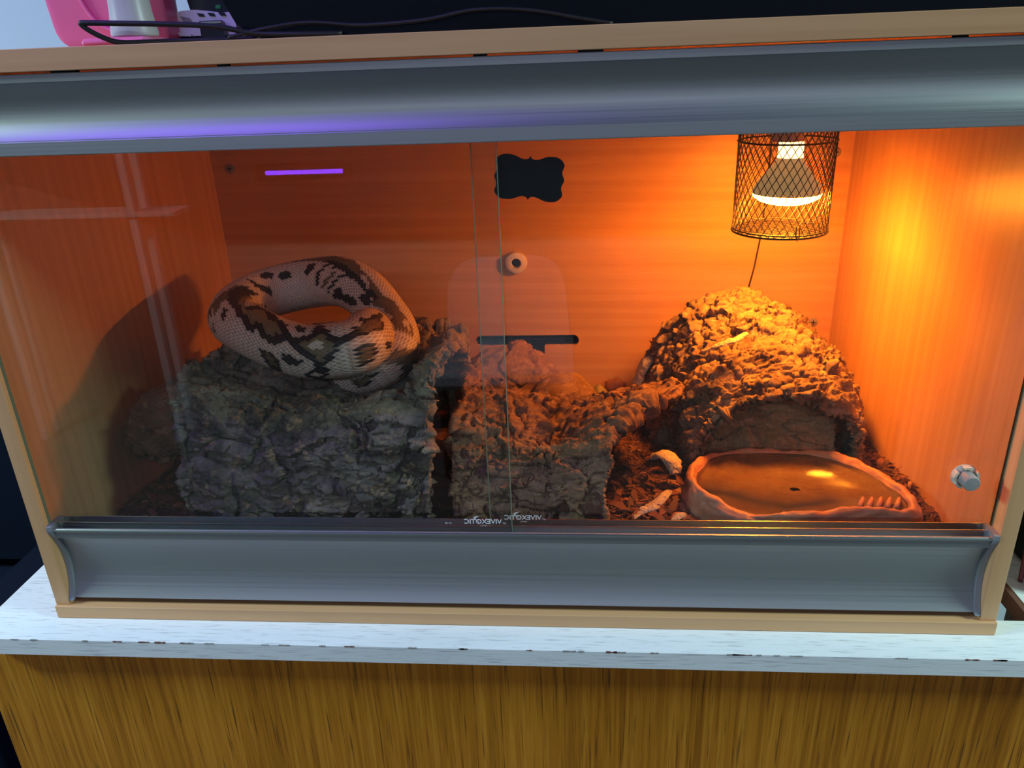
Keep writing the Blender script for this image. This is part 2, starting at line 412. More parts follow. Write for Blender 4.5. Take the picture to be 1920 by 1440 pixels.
# bottom fascia
BF0, BF1 = .0262, .1278
prof = [(.0090, BF0), (.0082, BF0 + .0006)] + arc(BF0 + .001, BF1 - .0035, .0082, .0135)[0:] + [(.0065, BF1 - .0028), (.0050, BF1 - .0014), (.0050, BF1 + .002), (.0058, BF1 + .003), (.0078, BF1 + .003), (.0078, .116), (.0330, .116), (.0330, .112), (.024, .112), (.024, BF0)]
bf = run(prof, T + .006, W - T - .006).build('bottom_fascia', M['alu'], vv, angle=25, label='grey concave aluminium fascia below the glass')
for y, h, nm in ((.0172, .1332, 'track_fin'), (.0305, .1338, 'track_fin')):
    MB().box(T + .006, W - T - .006, y, y + .0016, .115, h, .0003).build(nm, M['alu_edge'], bf)
MB().box(T + .006, W - T - .006, .0046, .0066, BF1 - .0006, BF1 + .0028, .0008).build('front_lip', M['alu_edge'], bf)
def end_cap(x0, x1):
    a = arc(BF0 - .002, BF1 - .003, .0055, .0125)
    poly = [(y - .0012, z) for y, z in a] + [(.0030, BF1 + .001), (.0030, BF1 + .0065), (.012, BF1 + .0075), (.030, BF1 + .007), (.030, BF0 - .002)]
    MB().prism(poly, x1 - x0, 'YZ', x0).build('end_cap', M['cap_plastic'], bf)
end_cap(T + .0004, T + .0065); end_cap(W - T - .0065, W - T - .0004)
# sliding glass panes with mirrored print
def text_mesh(txt, size, bold=0.0):
    cu = bpy.data.curves.new('lettering', 'FONT'); cu.body = txt; cu.size = size; cu.extrude = 0.00004; cu.offset = bold; cu.resolution_u = 3
    o = bpy.data.objects.new('lettering', cu); COL.objects.link(o); bpy.context.view_layer.update()
    me = bpy.data.meshes.new_from_object(o.evaluated_get(bpy.context.evaluated_depsgraph_get()))
    bpy.data.objects.remove(o); return me
M['print'] = mat('white_screen_print', (0.85, 0.85, 0.85), 0.5)
def pane(x0, x1, y, lx, lz):
    z0, z1 = .117, .578
    o = MB().box(x0, x1, y, y + .004, z0, z1).build('glass_pane', M['glass'], vv)
    e = .0007
    for xa, xb in ((x0 - e, x0), (x1, x1 + e)):
        MB().box(xa, xb, y, y + .004, z0, z1).build('glass_edge', M['glass_edge'], o)
    def put(txt, size, dx, dz, bold=0.0):
        me = text_mesh(txt, size, bold)
        me.transform(Matrix(((-1, 0, 0, lx + dx), (0, 0, -1, y - .00006), (0, 1, 0, lz + dz), (0, 0, 0, 1))))
        link('print', me, M['print'], o)
    put('VIVEXOTIC', .0088, .0295, 0, .00014); put('UT', .0034, .0345, -.0004); put('co uk', .0036, -.0295, -.0004); put('REPTILE', .0022, .012, -.0036)
    # swooping lizard emblem over the O and X
    pts = [(-.0065, -.0005), (-.0045, .0012), (-.0030, .0036), (-.0008, .0050), (.0005, .0072), (-.0016, .0088), (-.0042, .0096)]
    pts = [(-a, b) for a, b in pts]; wd = [.0003, .0007, .0010, .0012, .0011, .0010, .0004]
    up = [(lx - .002 + a - wd[i], lz + b + .001) for i, (a, b) in enumerate(pts)]; dn = [(lx - .002 + a + wd[i], lz + b) for i, (a, b) in enumerate(pts)]
    V = [(a, y - .00012, b) for a, b in up + dn] + [(a, y - .00002, b) for a, b in up + dn]; n = 7
    F = [(i, i+1, n+i+1, n+i) for i in range(n-1)] + [(2*n+i, 2*n+i+1, 3*n+i+1, 3*n+i) for i in range(n-1)]
    MB().add(V, F).build('emblem', M['print'], o)
    return o
pane(T + .001, .5885, .0105, .5475, .1405)
rp = pane(.5625, W - T - .001, .0230, .5935, .1385)
def sticker():
    c = (.6190, .5320); a, b = .0345, .0215; pts = []
    # scalloped plaque: corners bulge, sides dip with a small point in the middle
    base = [(-1, .05), (-.93, .35), (-.98, .70), (-.80, .98), (-.5, 1.0), (-.22, .84), (-.06, .86), (0, .98)]
    left = base; 
    ring = [(x, y) for x, y in left] + [(-x, y) for x, y in left[::-1][1:]]
    ring += [(-x, -y) for x, y in ring]
    out = []
    n = len(ring)
    for i in range(n):                       # light Catmull-Rom rounding
        p0, p1, p2, p3 = ring[i-1], ring[i], ring[(i+1) % n], ring[(i+2) % n]
        for k in range(4):
            u = k / 4
            out.append(tuple(.5*((2*p1[d]) + (-p0[d]+p2[d])*u + (2*p0[d]-5*p1[d]+4*p2[d]-p3[d])*u*u + (-p0[d]+3*p1[d]-3*p2[d]+p3[d])*u**3) for d in (0, 1)))
    r = math.radians(-5.5)
    poly = [(c[0] + a*x*math.cos(r) - b*y*math.sin(r), c[1] + a*x*math.sin(r) + b*y*math.cos(r)) for x, y in out]
    MB().prism(poly, .0002, 'XZ', .0228).build('sticker', M['black'], rp, label='blank black scalloped label stuck on the glass')
sticker()
def knob():
    c = (1.0885, .0230, .2010)                # pull knob on the outside of the right-hand pane
    o = MB().lathe([(.0, 0), (.0130, 0), (.0138, -.0016), (.0120, -.0036), (.0085, -.0046)], 32, c, 'Y', cap=False).build('pull_knob', M['ivory'], rp, angle=40, label='ivory flange with grey push knob on the glass')
    m = MB()
    for k in range(5):
        a = 2 * math.pi * k / 5 + .3; n = 5; V = []
        for i in range(n):
            b = a - .36 + .72 * i / (n - 1)
            for y in (-.0015, -.0095):
                for rr in (.0108, .0134): V.append((c[0] + rr * math.cos(b), c[1] + y, c[2] + rr * math.sin(b)))
        F = [(0,1,3,2), (4*n-4, 4*n-2, 4*n-1, 4*n-3)]
        for i in range(n - 1):
            p, q = 4*i, 4*i + 4; F += [(p, p+1, q+1, q), (p+2, q+2, q+3, p+3), (p, q, q+2, p+2), (p+1, p+3, q+3, q+1)]
        m.add(V, F)
    m.build('flange_tabs', M['ivory'], rp)
    MB().lathe([(.0088, -.003), (.0088, -.0205), (.0078, -.0222), (.0, -.0226)], 28, c, 'Y').build('knob_stem', M['grey_rubber'], rp, angle=40)
knob()

# ------------------------------------------------------------------ heat lamp in its wire guard
def heat_lamp():
    cx, cyy, zb, R = .9570, .380, .4015, .0650
    t = thing('heat_lamp', (cx, cyy, zb), 'glowing heat bulb in a black wire mesh guard below the roof', 'lamp')
    wire = mat('dark_wire', (0.035, 0.028, 0.02), 0.45, 0.8)
    # expanded-metal mesh: two families of helices
    m = MB(); n = 40; hgt = ZT0 - .003 - zb; seg = 22; turn = .37 * math.pi * hgt / .13
    for fam in (1, -1):
        for k in range(n):
            a0 = 2 * math.pi * k / n
            m.tube([(cx + R * math.cos(a0 + fam * turn * i / seg), cyy + R * math.sin(a0 + fam * turn * i / seg), zb + hgt * i / seg) for i in range(seg + 1)], .00062, 4)
    m.build('wire_mesh', wire, t)
    m = MB()                                  # mesh floor of the guard
    for fam in (0, 1):
        d = -.064
        while d < .0645:
            h = math.sqrt(max(0, R*R - d*d))
            c, s = (math.cos(.5), math.sin(.5)) if fam == 0 else (math.cos(-.5), math.sin(-.5))
            p = [(-h, d), (h, d)]
            m.tube([(cx + a*c - b*s, cyy + a*s + b*c, zb + .0015) for a, b in p], .0006, 4); d += .0085
    m.build('mesh_floor', wire, t)
    for z, r, nm in ((zb, .0016, 'bottom_ring'), (.525, .0013, 'hoop'), (zb + .004, .001, 'bottom_ring')):
        MB().tube([(cx + (R + .0006) * math.cos(2*math.pi*k/48), cyy + (R + .0006) * math.sin(2*math.pi*k/48), z) for k in range(48)], r, 6, closed=True).build(nm, wire, t, sm=True)
    m = MB(); m.tube([(cx + .010, cyy - R - .001, zb + .020), (cx + .0105, cyy - R - .0025, zb + .004), (cx + .0085, cyy - R - .003, zb - .003), (cx + .006, cyy - R - .002, zb + .004), (cx + .0055, cyy - R - .001, zb + .018)], .0009, 6)
    m.build('latch', wire, t, sm=True)
    MB().lathe([(.0, ZT0 - .004), (R + .003, ZT0 - .004), (R + .003, ZT0 - .0002), (0, ZT0 - .0002)], 40, (cx, cyy, 0), cap=False).build('mounting_plate', wire, t)
    cer = mat('white_ceramic', (0.8, 0.76, 0.68), 0.3)
    MB().lathe([(.0, ZT0 - .005), (.026, ZT0 - .005), (.026, .575), (.0255, .555), (.0225, .540), (.0215, .524), (.0, .524)], 32, (cx, cyy, 0), cap=False).build('ceramic_holder', cer, t, angle=40)
    # reflector bulb
    bx = cx + .006
    bulb = MB().lathe([(.0175, .502), (.022, .492), (.034, .478), (.0435, .465), (.0470, .456), (.0470, .4535)], 40, (bx, cyy, 0), cap=False)
    bo = bulb.build('bulb', emit('satin_bulb_glass', (0.62, 0.42, 0.17), 0.38), t, sm=True)
    MB().lathe([(.0165, .522), (.0170, .510), (.0175, .502)], 32, (bx, cyy, 0), cap=False).build('bulb_neck', emit('glowing_bulb_neck', (1.0, 0.55, 0.16), 7.0), bo, sm=True)
    prof = [(.0470 * math.cos(a), .4535 - .0165 * math.sin(a)) for a in [math.pi/2 * k / 10 for k in range(11)]]
    MB().lathe(prof, 40, (bx, cyy, 0), cap=False).build('bulb_front', emit('glowing_bulb_glass', BULB_COL, BULB), bo, sm=True)
heat_lamp()
o = MB().tube([(.996, DEP - .003, .52), (.9945, DEP - .002, .42), (.992, DEP - .002, .345), (.985, DEP - .002, .285), (.974, DEP - .002, .224), (.968, DEP - .003, .17), (.966, DEP - .004, .10), (.966, DEP - .004, .062)], .0014, 6).build('probe_cable', mat('brown_probe_cable', (0.03, 0.012, 0.004), 0.6), None, sm=True,
    label='thin dark probe cable running down the back wall beneath the lamp', cat='cable')

# ------------------------------------------------------------------ cork bark
def shell(O, I, k=4):
    """closed shell between an outer and an inner (nu,nv,3) grid"""
    nu, nv, _ = O.shape; n = nu * nv
    V = [O.reshape(-1, 3), I.reshape(-1, 3)]
    ix = np.arange(n).reshape(nu, nv)
    q = np.stack([ix[:-1, :-1], ix[1:, :-1], ix[1:, 1:], ix[:-1, 1:]], -1).reshape(-1, 4)
    F = [q, q[:, ::-1] + n]
    loop = np.concatenate([ix[0, :-1], ix[:-1, -1], ix[-1, :0:-1], ix[:0:-1, 0]])
    m = len(loop); rows = [loop]
    base = 2 * n
    Of, If = O.reshape(-1, 3), I.reshape(-1, 3)
    for r in range(1, k):
        t_ = r / k; V.append(Of[loop] * (1 - t_) + If[loop] * t_); rows.append(np.arange(base, base + m)); base += m
    rows.append(loop + n)
    for a, b in zip(rows[:-1], rows[1:]):
        a2, b2 = np.roll(a, -1), np.roll(b, -1); F.append(np.stack([a, a2, b2, b], -1))
    return np.concatenate(V).astype(np.float32), np.concatenate(F)
def displace(me, fn):
    n = len(me.vertices); co = np.empty(n*3, np.float32); no = np.empty(n*3, np.float32)
    me.vertices.foreach_get('co', co); me.vertex_normals.foreach_get('vector', no)
    co = co.reshape(-1, 3); no = no.reshape(-1, 3)
    co = co + no * fn(co)[:, None]
    me.vertices.foreach_set('co', co.ravel()); me.update()
def worley(P, seed):
    """nearest and second nearest distance, hash of the nearest cell and offset from its centre"""
    i = np.floor(P).astype(np.int64); n = len(P)
    F1 = np.full(n, 9.0, np.float32); F2 = np.full(n, 9.0, np.float32); H_ = np.zeros(n, np.uint32); D_ = np.zeros((n, 3), np.float32)
    for dx in (-1, 0, 1):
        for dy in (-1, 0, 1):
            for dz in (-1, 0, 1):
                cx_, cy_, cz_ = i[:, 0] + dx, i[:, 1] + dy, i[:, 2] + dz
                h = hash3(cx_, cy_, cz_, seed)
                o = np.stack([(h & np.uint32(1023)), ((h >> np.uint32(10)) & np.uint32(1023)), ((h >> np.uint32(20)) & np.uint32(1023))], 1).astype(np.float32) / 1023
                d = P - np.stack([cx_, cy_, cz_], 1) - o; L = np.sqrt((d * d).sum(1))
                c = L < F1
                F2 = np.where(c, F1, np.minimum(F2, L)); H_ = np.where(c, h, H_); D_[c] = d[c]; F1 = np.where(c, L, F1)
    return F1, F2, H_, D_
def rnd(h, k): 
    x = (h * np.uint32(2654435761 + 97 * k)) ; x = (x ^ (x >> np.uint32(15))) * np.uint32(2246822519)
    return ((x >> np.uint32(9)) & np.uint32(8191)).astype(np.float32) / 8191
def cork(seed, along=(1, 0, 0), amp=1.0, flake=0.0, scale=1.0, smoothness=0.0):
    """bark relief in three passes: chunky plates, small plates and pits, strata and grain"""
    A = np.array(along, float); A /= np.linalg.norm(A); k = 1 - smoothness
    def warp(q, f, a, s): return np.stack([noise(q * f, s), noise(q * f, s + 1), noise(q * f, s + 2)], 1) * a
    def plates(q, f, seed, step, tilt, crev):
        F1, F2, h, d = worley(q * f, seed)
        t = np.stack([rnd(h, 1), rnd(h, 2), rnd(h, 3)], 1) * 2 - 1
        e = F2 - F1
        return step * (rnd(h, 4) - .5) * 2 * smooth(0, .07, e) + tilt * (t * d).sum(1) * smooth(0, .05, e) - crev * np.exp(-(e / .07) ** 2)
    def big(P):
        q = P - .25 * np.outer(P @ A, A); q = q + warp(q, 16, .026, seed + 20) + warp(q, 45, .006, seed + 24)
        return amp * (.011 * fbm(P * 9 * scale, 2, seed) + k * plates(q, 16 * scale, seed + 3, .0075, .010, .008))
    def mid(P):
        q = P - .5 * np.outer(P @ A, A); q = q + warp(q, 50, .008, seed + 30) + warp(q, 130, .003, seed + 35)
        pit = -.006 * smooth(.30, .55, noise(q * 38 * scale, seed + 39)) * k
        return amp * (pit + k * plates(q, (52 + 14 * flake) * scale, seed + 5, .0022 + .0008 * flake, .0026 + .006 * flake, .0028) + .0012 * fbm(q * 70, 2, seed + 44))
    def fine(P):
        q = P - .62 * np.outer(P @ A, A); q = q + warp(q, 60, .004, seed + 50)
        side = np.cross(A, [.2, .3, .93]); side /= np.linalg.norm(side)
        up = np.cross(side, A)
        st = np.sin((q @ up * 2200) + 5 * noise(q * 70, seed + 55)) * smooth(-.1, .35, noise(q * 26, seed + 56))
        return amp * (.00035 * st + .0014 * (1 - np.abs(noise(q * 150, seed + 60))) ** 3 + .0006 * fbm(q * 300, 2, seed + 62))
    return big, mid, fine
def barkmat(name, cols, tint=None):
    m = mat(name, cols[0], 0.9); N = NT(m)
    v = N.coord()
    a = N.noise(v, 14, 6, 0.62, 0.8); b = N.noise(v, 55, 5, 0.65, 0.5); c = N.noise(v, 300, 4, 0.7)
    base = N.ramp(a, [(0.34, cols[0]), (0.50, cols[1]), (0.66, cols[2])])
    base = N.mix(N.ramp(b, [(0.55, (0.0,)*3), (0.68, (0.85,)*3)]), base, cols[3])
    base = N.mix(N.ramp(c, [(0.35, (0.45,)*3), (0.55, (0.0,)*3)]), base, cols[0])
    N.base(base)
    N.normal(N.bump(c, 0.7, 0.0012, N.bump(b, 0.5, 0.002)))
    m.node_tree.nodes['Principled BSDF'].inputs['Specular IOR Level'].default_value = 0.25
    return m
M['bark_grey'] = barkmat('weathered_grey_cork', [(0.085, 0.070, 0.057), (0.21, 0.178, 0.142), (0.36, 0.30, 0.22), (0.56, 0.38, 0.20)])
M['bark_brown'] = barkmat('brown_cork', [(0.13, 0.068, 0.042), (0.24, 0.14, 0.085), (0.33, 0.20, 0.12), (0.45, 0.28, 0.16)])
M['bark_tan'] = barkmat('pale_tan_cork', [(0.13, 0.08, 0.045), (0.26, 0.18, 0.105), (0.34, 0.24, 0.15), (0.42, 0.32, 0.20)])
M['bark_smooth'] = barkmat('tan_inner_cork', [(0.16, 0.085, 0.045), (0.27, 0.16, 0.085), (0.34, 0.21, 0.115), (0.40, 0.26, 0.15)])
def bark(name, O, I, fns, material, label, k=4, passes=None):
    V, F = shell(O, I, k); me = mesh_np(name, V, F)
    for f in fns: displace(me, f)
    return link(name, me, material, None, label, 'cork bark', 'cork bark pieces')
def spline(ctrl, n):
    """Catmull-Rom through control rows, n samples"""
    C = np.array(ctrl, float); m = len(C)
    C = np.vstack([2*C[0] - C[1], C, 2*C[-1] - C[-2]])
    t_ = np.linspace(0, m - 1 - 1e-9, n); i = t_.astype(int); u = (t_ - i)[:, None]
    p0, p1, p2, p3 = C[i], C[i+1], C[i+2], C[i+3]
    return .5 * (2*p1 + (p2-p0)*u + (2*p0-5*p1+4*p2-p3)*u*u + (3*p1-p0-3*p2+p3)*u**3)
def loft(sections, nu, nv):
    """sections: list of profiles (each a list of (x,y,z) control points) -> (nu,nv,3)"""
    rows = np.stack([spline(s, nv) for s in sections])          # (k,nv,3)
    out = spline(rows.reshape(len(sections), -1), nu)
    return out.reshape(nu, nv, 3)
def inset(O, th):
    du = np.gradient(O, axis=0); dv = np.gradient(O, axis=1)
    n = np.cross(du, dv); n /= np.linalg.norm(n, axis=2, keepdims=True) + 1e-12
    return O - n * th

# big front slab under the snake: half-tube lying along x, front face towards the glass
def big_slab():
    secs = []
    for x, xs, zr, zd, zm, zk in ((.142, .002, .268, .268, .268, .262), (.23, .001, .248, .238, .250, .262), (.33, .001, .234, .220, .235, .262), (.415, .003, .246, .223, .238, .255), (.476, .004, .288, .294, .280, .255)):
        secs.append([(x, .100, .058), (x, .096, .105), (x + xs*.5, .103, .160), (x + xs, .112, zr - .045), (x + xs*1.3, .142, zr), (x + xs*1.6, .205, zd),
                     (x + xs*2, .300, zm), (x + xs*2, .385, zk), (x + xs*2, .455, .225), (x + xs*2, .500, .150), (x + xs*2, .515, .062)])
    O = loft(secs, 240, 330)
    return bark('cork_slab', O, inset(O, -.024) if False else inset(O, .024), cork(3, (1, 0, 0), 1.15, .1, .9), M['bark_grey'],
                'large dark grey arched cork slab with the snake lying on it', 6)
big_slab()
def side_log():
    # short round stub poking out left, behind the big slab
    secs = []
    for p, r in (((.046, .225, .155), .018), ((.050, .224, .157), .036), ((.060, .228, .168), .045), ((.10, .236, .176), .047), ((.15, .245, .18), .048)):
        secs.append([(p[0] + .35*r*math.cos(a), p[1] + r*math.cos(a)*.9, p[2] + r*math.sin(a)) for a in np.linspace(-.5*math.pi, 1.45*math.pi, 10)])
    O = loft(secs, 90, 140)
    return bark('cork_log', O, inset(O, .012), cork(17, (1, .1, .1), .6, 0), M['bark_brown'], 'short cork log end jutting out behind the grey slab at left')
side_log()
def front_tube():
    # low bark tube left of the dish: its right mouth is cut on the slant, the upper lip runs out to a beak
    prof = [(.104, .056, .706), (.098, .095, .705), (.105, .130, .700), (.122, .160, .708), (.150, .180, .706), (.190, .190, .722), (.240, .197, .765), (.290, .201, .812), (.325, .196, .808), (.355, .175, .80), (.375, .13, .76), (.385, .06, .73)]
    secs = []
    for f in (0, .25, .5, .75, 1):
        row = []
        for y, z, xe in prof:
            x = .500 + (xe - .500) * f
            dz = -(.034 if y > .18 else .016) * math.sin(f * math.pi) ** 1.3 + .010 * (1 - f) ** 2 if y > .11 else 0
            row.append((x, y + .012 * (1 - f), z + dz))
        secs.append(row)
    O = loft(secs, 200, 300)
    return bark('cork_tube', O, inset(O, .017), cork(29, (1, .3, 0), .8, .5, 1.15), M['bark_brown'], 'dark brown cork tube with a slanted open mouth and a beak-like upper lip', 5)
front_tube()
def arch():
    def ring(cx_, y, rx, zt, zb, n=11, lean=0.0, skew=0.0):
        out = []
        for k in range(n):
            a = math.pi * (1 - k / (n - 1)) 
            c, s = math.cos(a), math.sin(a)
            out.append((cx_ + rx * c * (1 + .06*s) + lean * s, y + skew * c, zb + (zt - zb) * (abs(s) ** .82)))
        return out
    secs = [ring(.957, .262, .128, .196, .062, skew=.012), ring(.955, .300, .136, .214, .062), ring(.952, .360, .146, .240, .060), ring(.950, .420, .152, .262, .058), ring(.948, .470, .156, .276, .058, lean=-.02), ring(.946, .515, .158, .268, .058, lean=-.02)]
    O = loft(secs, 230, 330)
    return bark('cork_arch', O[:, ::-1].copy(), inset(O, -.020)[:, ::-1].copy(), cork(41, (1, .35, .2), .8, 1.3, 1.1), M['bark_tan'], 'pale flaky cork arch hide standing behind the water dish beneath the lamp', 5)
arch()
def inner_piece():
    secs = []
    for f in (0, .33, .67, 1):
        x = .855 + .20 * f
        secs.append([(x, .30 + .01*f, .060), (x, .315, .092 + .010*math.sin(3*f)), (x + .004, .335, .124 + .012*math.sin(3*f)), (x, .365, .134 + .012*math.sin(3*f)), (x, .40, .118)])
    O = loft(secs, 110, 90)
    return bark('cork_chunk', O, inset(O, .014), cork(55, (1, 0, 0), .7, .4, 1.2, .1), barkmat('lit_tan_cork', [(0.26, 0.14, 0.06), (0.50, 0.31, 0.14), (0.62, 0.40, 0.20), (0.70, 0.48, 0.26)]), 'cork chunk lying inside the arch hide', 3)  # cork tone lightened to stand in for light reaching inside the arch
inner_piece()
def back_log():
    secs = []
    for p, r in (((.452, .46, .085), .018), ((.480, .475, .098), .042), ((.530, .505, .110), .056), ((.575, .525, .112), .054), ((.62, .54, .095), .036), ((.645, .545, .085), .012)):
        secs.append([(p[0] + .25*r*math.cos(a), p[1] + r*math.cos(a)*.9, p[2] + r*1.15*math.sin(a)) for a in np.linspace(-.35*math.pi, 1.35*math.pi, 9)])
    O = loft(secs, 110, 120)
    return bark('cork_mound', O[:, ::-1].copy(), inset(O, -.012)[:, ::-1].copy(), cork(63, (1, .5, 0), .8, .2, 1.0, .35), M['bark_smooth'], 'humped cork piece in front of the T-shaped vent')
back_log()
def lump():
    secs = []
    for p, r in (((.585, .418, .112), .008), ((.600, .423, .118), .028), ((.632, .433, .122), .040), ((.665, .443, .116), .040), ((.690, .450, .105), .026), ((.702, .454, .098), .006)):
        secs.append([(p[0] + .2*r*math.cos(a), p[1] + r*math.cos(a), p[2] + r*.85*math.sin(a)) for a in np.linspace(-.45*math.pi, 1.45*math.pi, 9)])
    O = loft(secs, 90, 100)
    return bark('cork_lump', O[:, ::-1].copy(), inset(O, -.010)[:, ::-1].copy(), cork(71, (1, .3, 0), .45, .1, 1.0, .6), M['bark_smooth'], 'smooth rounded cork lump between the mound and the beaked tube')
lump()

# ------------------------------------------------------------------ substrate and loose chips
def sub_z(x, y):
    P = np.stack([np.asarray(x, float), np.asarray(y, float), np.zeros_like(np.asarray(x, float))], 1)
    return .066 - .016 * (P[:, 1] - .2) / .4 + .006 * fbm(P * 11, 3, 5) + .012 * np.exp(-((P[:, 0] - 1.1) / .06) ** 2) * np.exp(-((P[:, 1] - .15) / .12) ** 2)
M['soil'] = barkmat('wood_chip_substrate', [(0.07, 0.028, 0.012), (0.15, 0.062, 0.026), (0.22, 0.10, 0.042), (0.30, 0.15, 0.065)])
def substrate():
    nx, ny = 220, 120
    gx, gy = np.meshgrid(np.linspace(T + .0005, W - T - .0005, nx), np.linspace(.035, DEP - .0005, ny), indexing='ij')
    z = sub_z(gx.ravel(), gy.ravel()) + .004 * fbm(np.stack([gx.ravel()*60, gy.ravel()*60, gx.ravel()*0], 1), 3, 8)
    O = np.stack([gx.ravel(), gy.ravel(), z], 1).reshape(nx, ny, 3); I = O.copy(); I[:, :, 2] = T + .0003
    V, F = shell(O, I, 1)
    return link('wood_chip_bedding', mesh_np('wood_chip_bedding', V, F), M['soil'], None, 'reddish-brown wood chip bedding covering the vivarium floor', 'bedding', None, 'stuff')
substrate()
def chip_mats():
    return [mat('chip_%s' % n, c, 0.85) for n, c in (('rust', (0.26, 0.10, 0.035)), ('dark', (0.10, 0.042, 0.018)), ('tan', (0.36, 0.19, 0.085)), ('red', (0.19, 0.065, 0.025)))]
CM = chip_mats()
def chip_shape(r, L, B, Hh):
    n = 5; V = []
    for i in range(n):
        f = i / (n - 1); w = (1 - abs(2*f - 1) ** 2.2) * .8 + .2
        bend = math.sin(f * math.pi) * Hh * r.uniform(.2, 1.2)
        for sx, sz in ((-1, -.5), (1, -.5), (1, .5), (-1, .5)):
            V.append(((f - .5) * L, sx * B * w * r.uniform(.6, 1.1) / 2, bend + sz * Hh * w * r.uniform(.6, 1.2)))
    F = [(3, 2, 1, 0), (4*n-4, 4*n-3, 4*n-2, 4*n-1)]
    for i in range(n - 1):
        for k in range(4): F.append((4*i + k, 4*i + (k+1) % 4, 4*i + 4 + (k+1) % 4, 4*i + 4 + k))
    return V, F
def chips():
    r = random.Random(11)
    kinds = []
    for k in range(14):
        L = r.uniform(.012, .032); V, F = chip_shape(r, L, L * r.uniform(.22, .5), r.uniform(.0018, .0045))
        me = MB().add(V, F).mesh('bark_chip'); me.materials.append(CM[k % 4]); kinds.append(me)
    zones = [((1.055, 1.124, .11, .48), 70, 'loose bark chip heaped along the right-hand panel beside the dish', 'bark chips beside the water dish'),
             ((.715, .815, .10, .31), 70, 'loose bark chip in the gap between beaked tube and water dish', 'bark chips in the middle gap'),
             ((.034, .125, .09, .28), 40, 'loose bark chip left of the big grey slab', 'bark chips by the left-hand panel')]
    for (x0, x1, y0, y1), cnt, lab, grp in zones:
        for k in range(cnt):
            x, y = r.uniform(x0, x1), r.uniform(y0, y1); z = float(sub_z([x], [y])[0])
            o = bpy.data.objects.new('bark_chip', kinds[r.randrange(14)]); COL.objects.link(o)
            o.location = (x, y, z + r.uniform(.003, .008)); o.rotation_euler = (r.uniform(-.6, .6), r.uniform(-.45, .45), r.uniform(0, 6.28))
            tag(o, lab, 'bark chip', grp)
    # the finer, uncountable chips and fibres as one mass
    m = MB(); rr = random.Random(3)
    Vs, Fs = [], []; b = 0
    for k in range(5200):
        zone = rr.random()
        x0, x1, y0, y1 = (1.0, 1.128, .06, .60) if zone < .42 else ((.69, .84, .05, .60) if zone < .78 else (.022, .14, .05, .6))
        x, y = rr.uniform(x0, x1), rr.uniform(y0, y1)
        fib = rr.random() < .3
        L = rr.uniform(.006, .016) if not fib else rr.uniform(.015, .035); V, F = chip_shape(rr, L, L * rr.uniform(.2, .45) if not fib else .0011, rr.uniform(.0008, .0022) if not fib else .0008)
        R_ = Matrix.Rotation(rr.uniform(0, 6.28), 3, 'Z') @ Matrix.Rotation(rr.uniform(-.5, .5), 3, 'Y') @ Matrix.Rotation(rr.uniform(-.7, .7), 3, 'X')
        A = np.array(V) @ np.array(R_).T; A += (x, y, 0); A[:, 2] += rr.uniform(.001, .006)
        A[:, 0] = np.clip(A[:, 0], T + .001, W - T - .001)
        Vs.append((A, x, y)); Fs.append(np.array(F) + b); b += len(V)
    z = sub_z([v[1] for v in Vs], [v[2] for v in Vs])
    for (A, _, _), zz in zip(Vs, z): A[:, 2] += zz
    me = mesh_np('loose_shreds', np.concatenate([v[0] for v in Vs]), np.concatenate(Fs), False)
    link('loose_shreds', me, M['soil'], None, 'fine loose wood shreds and fibres scattered over the bedding', 'wood shreds', None, 'stuff')
chips()

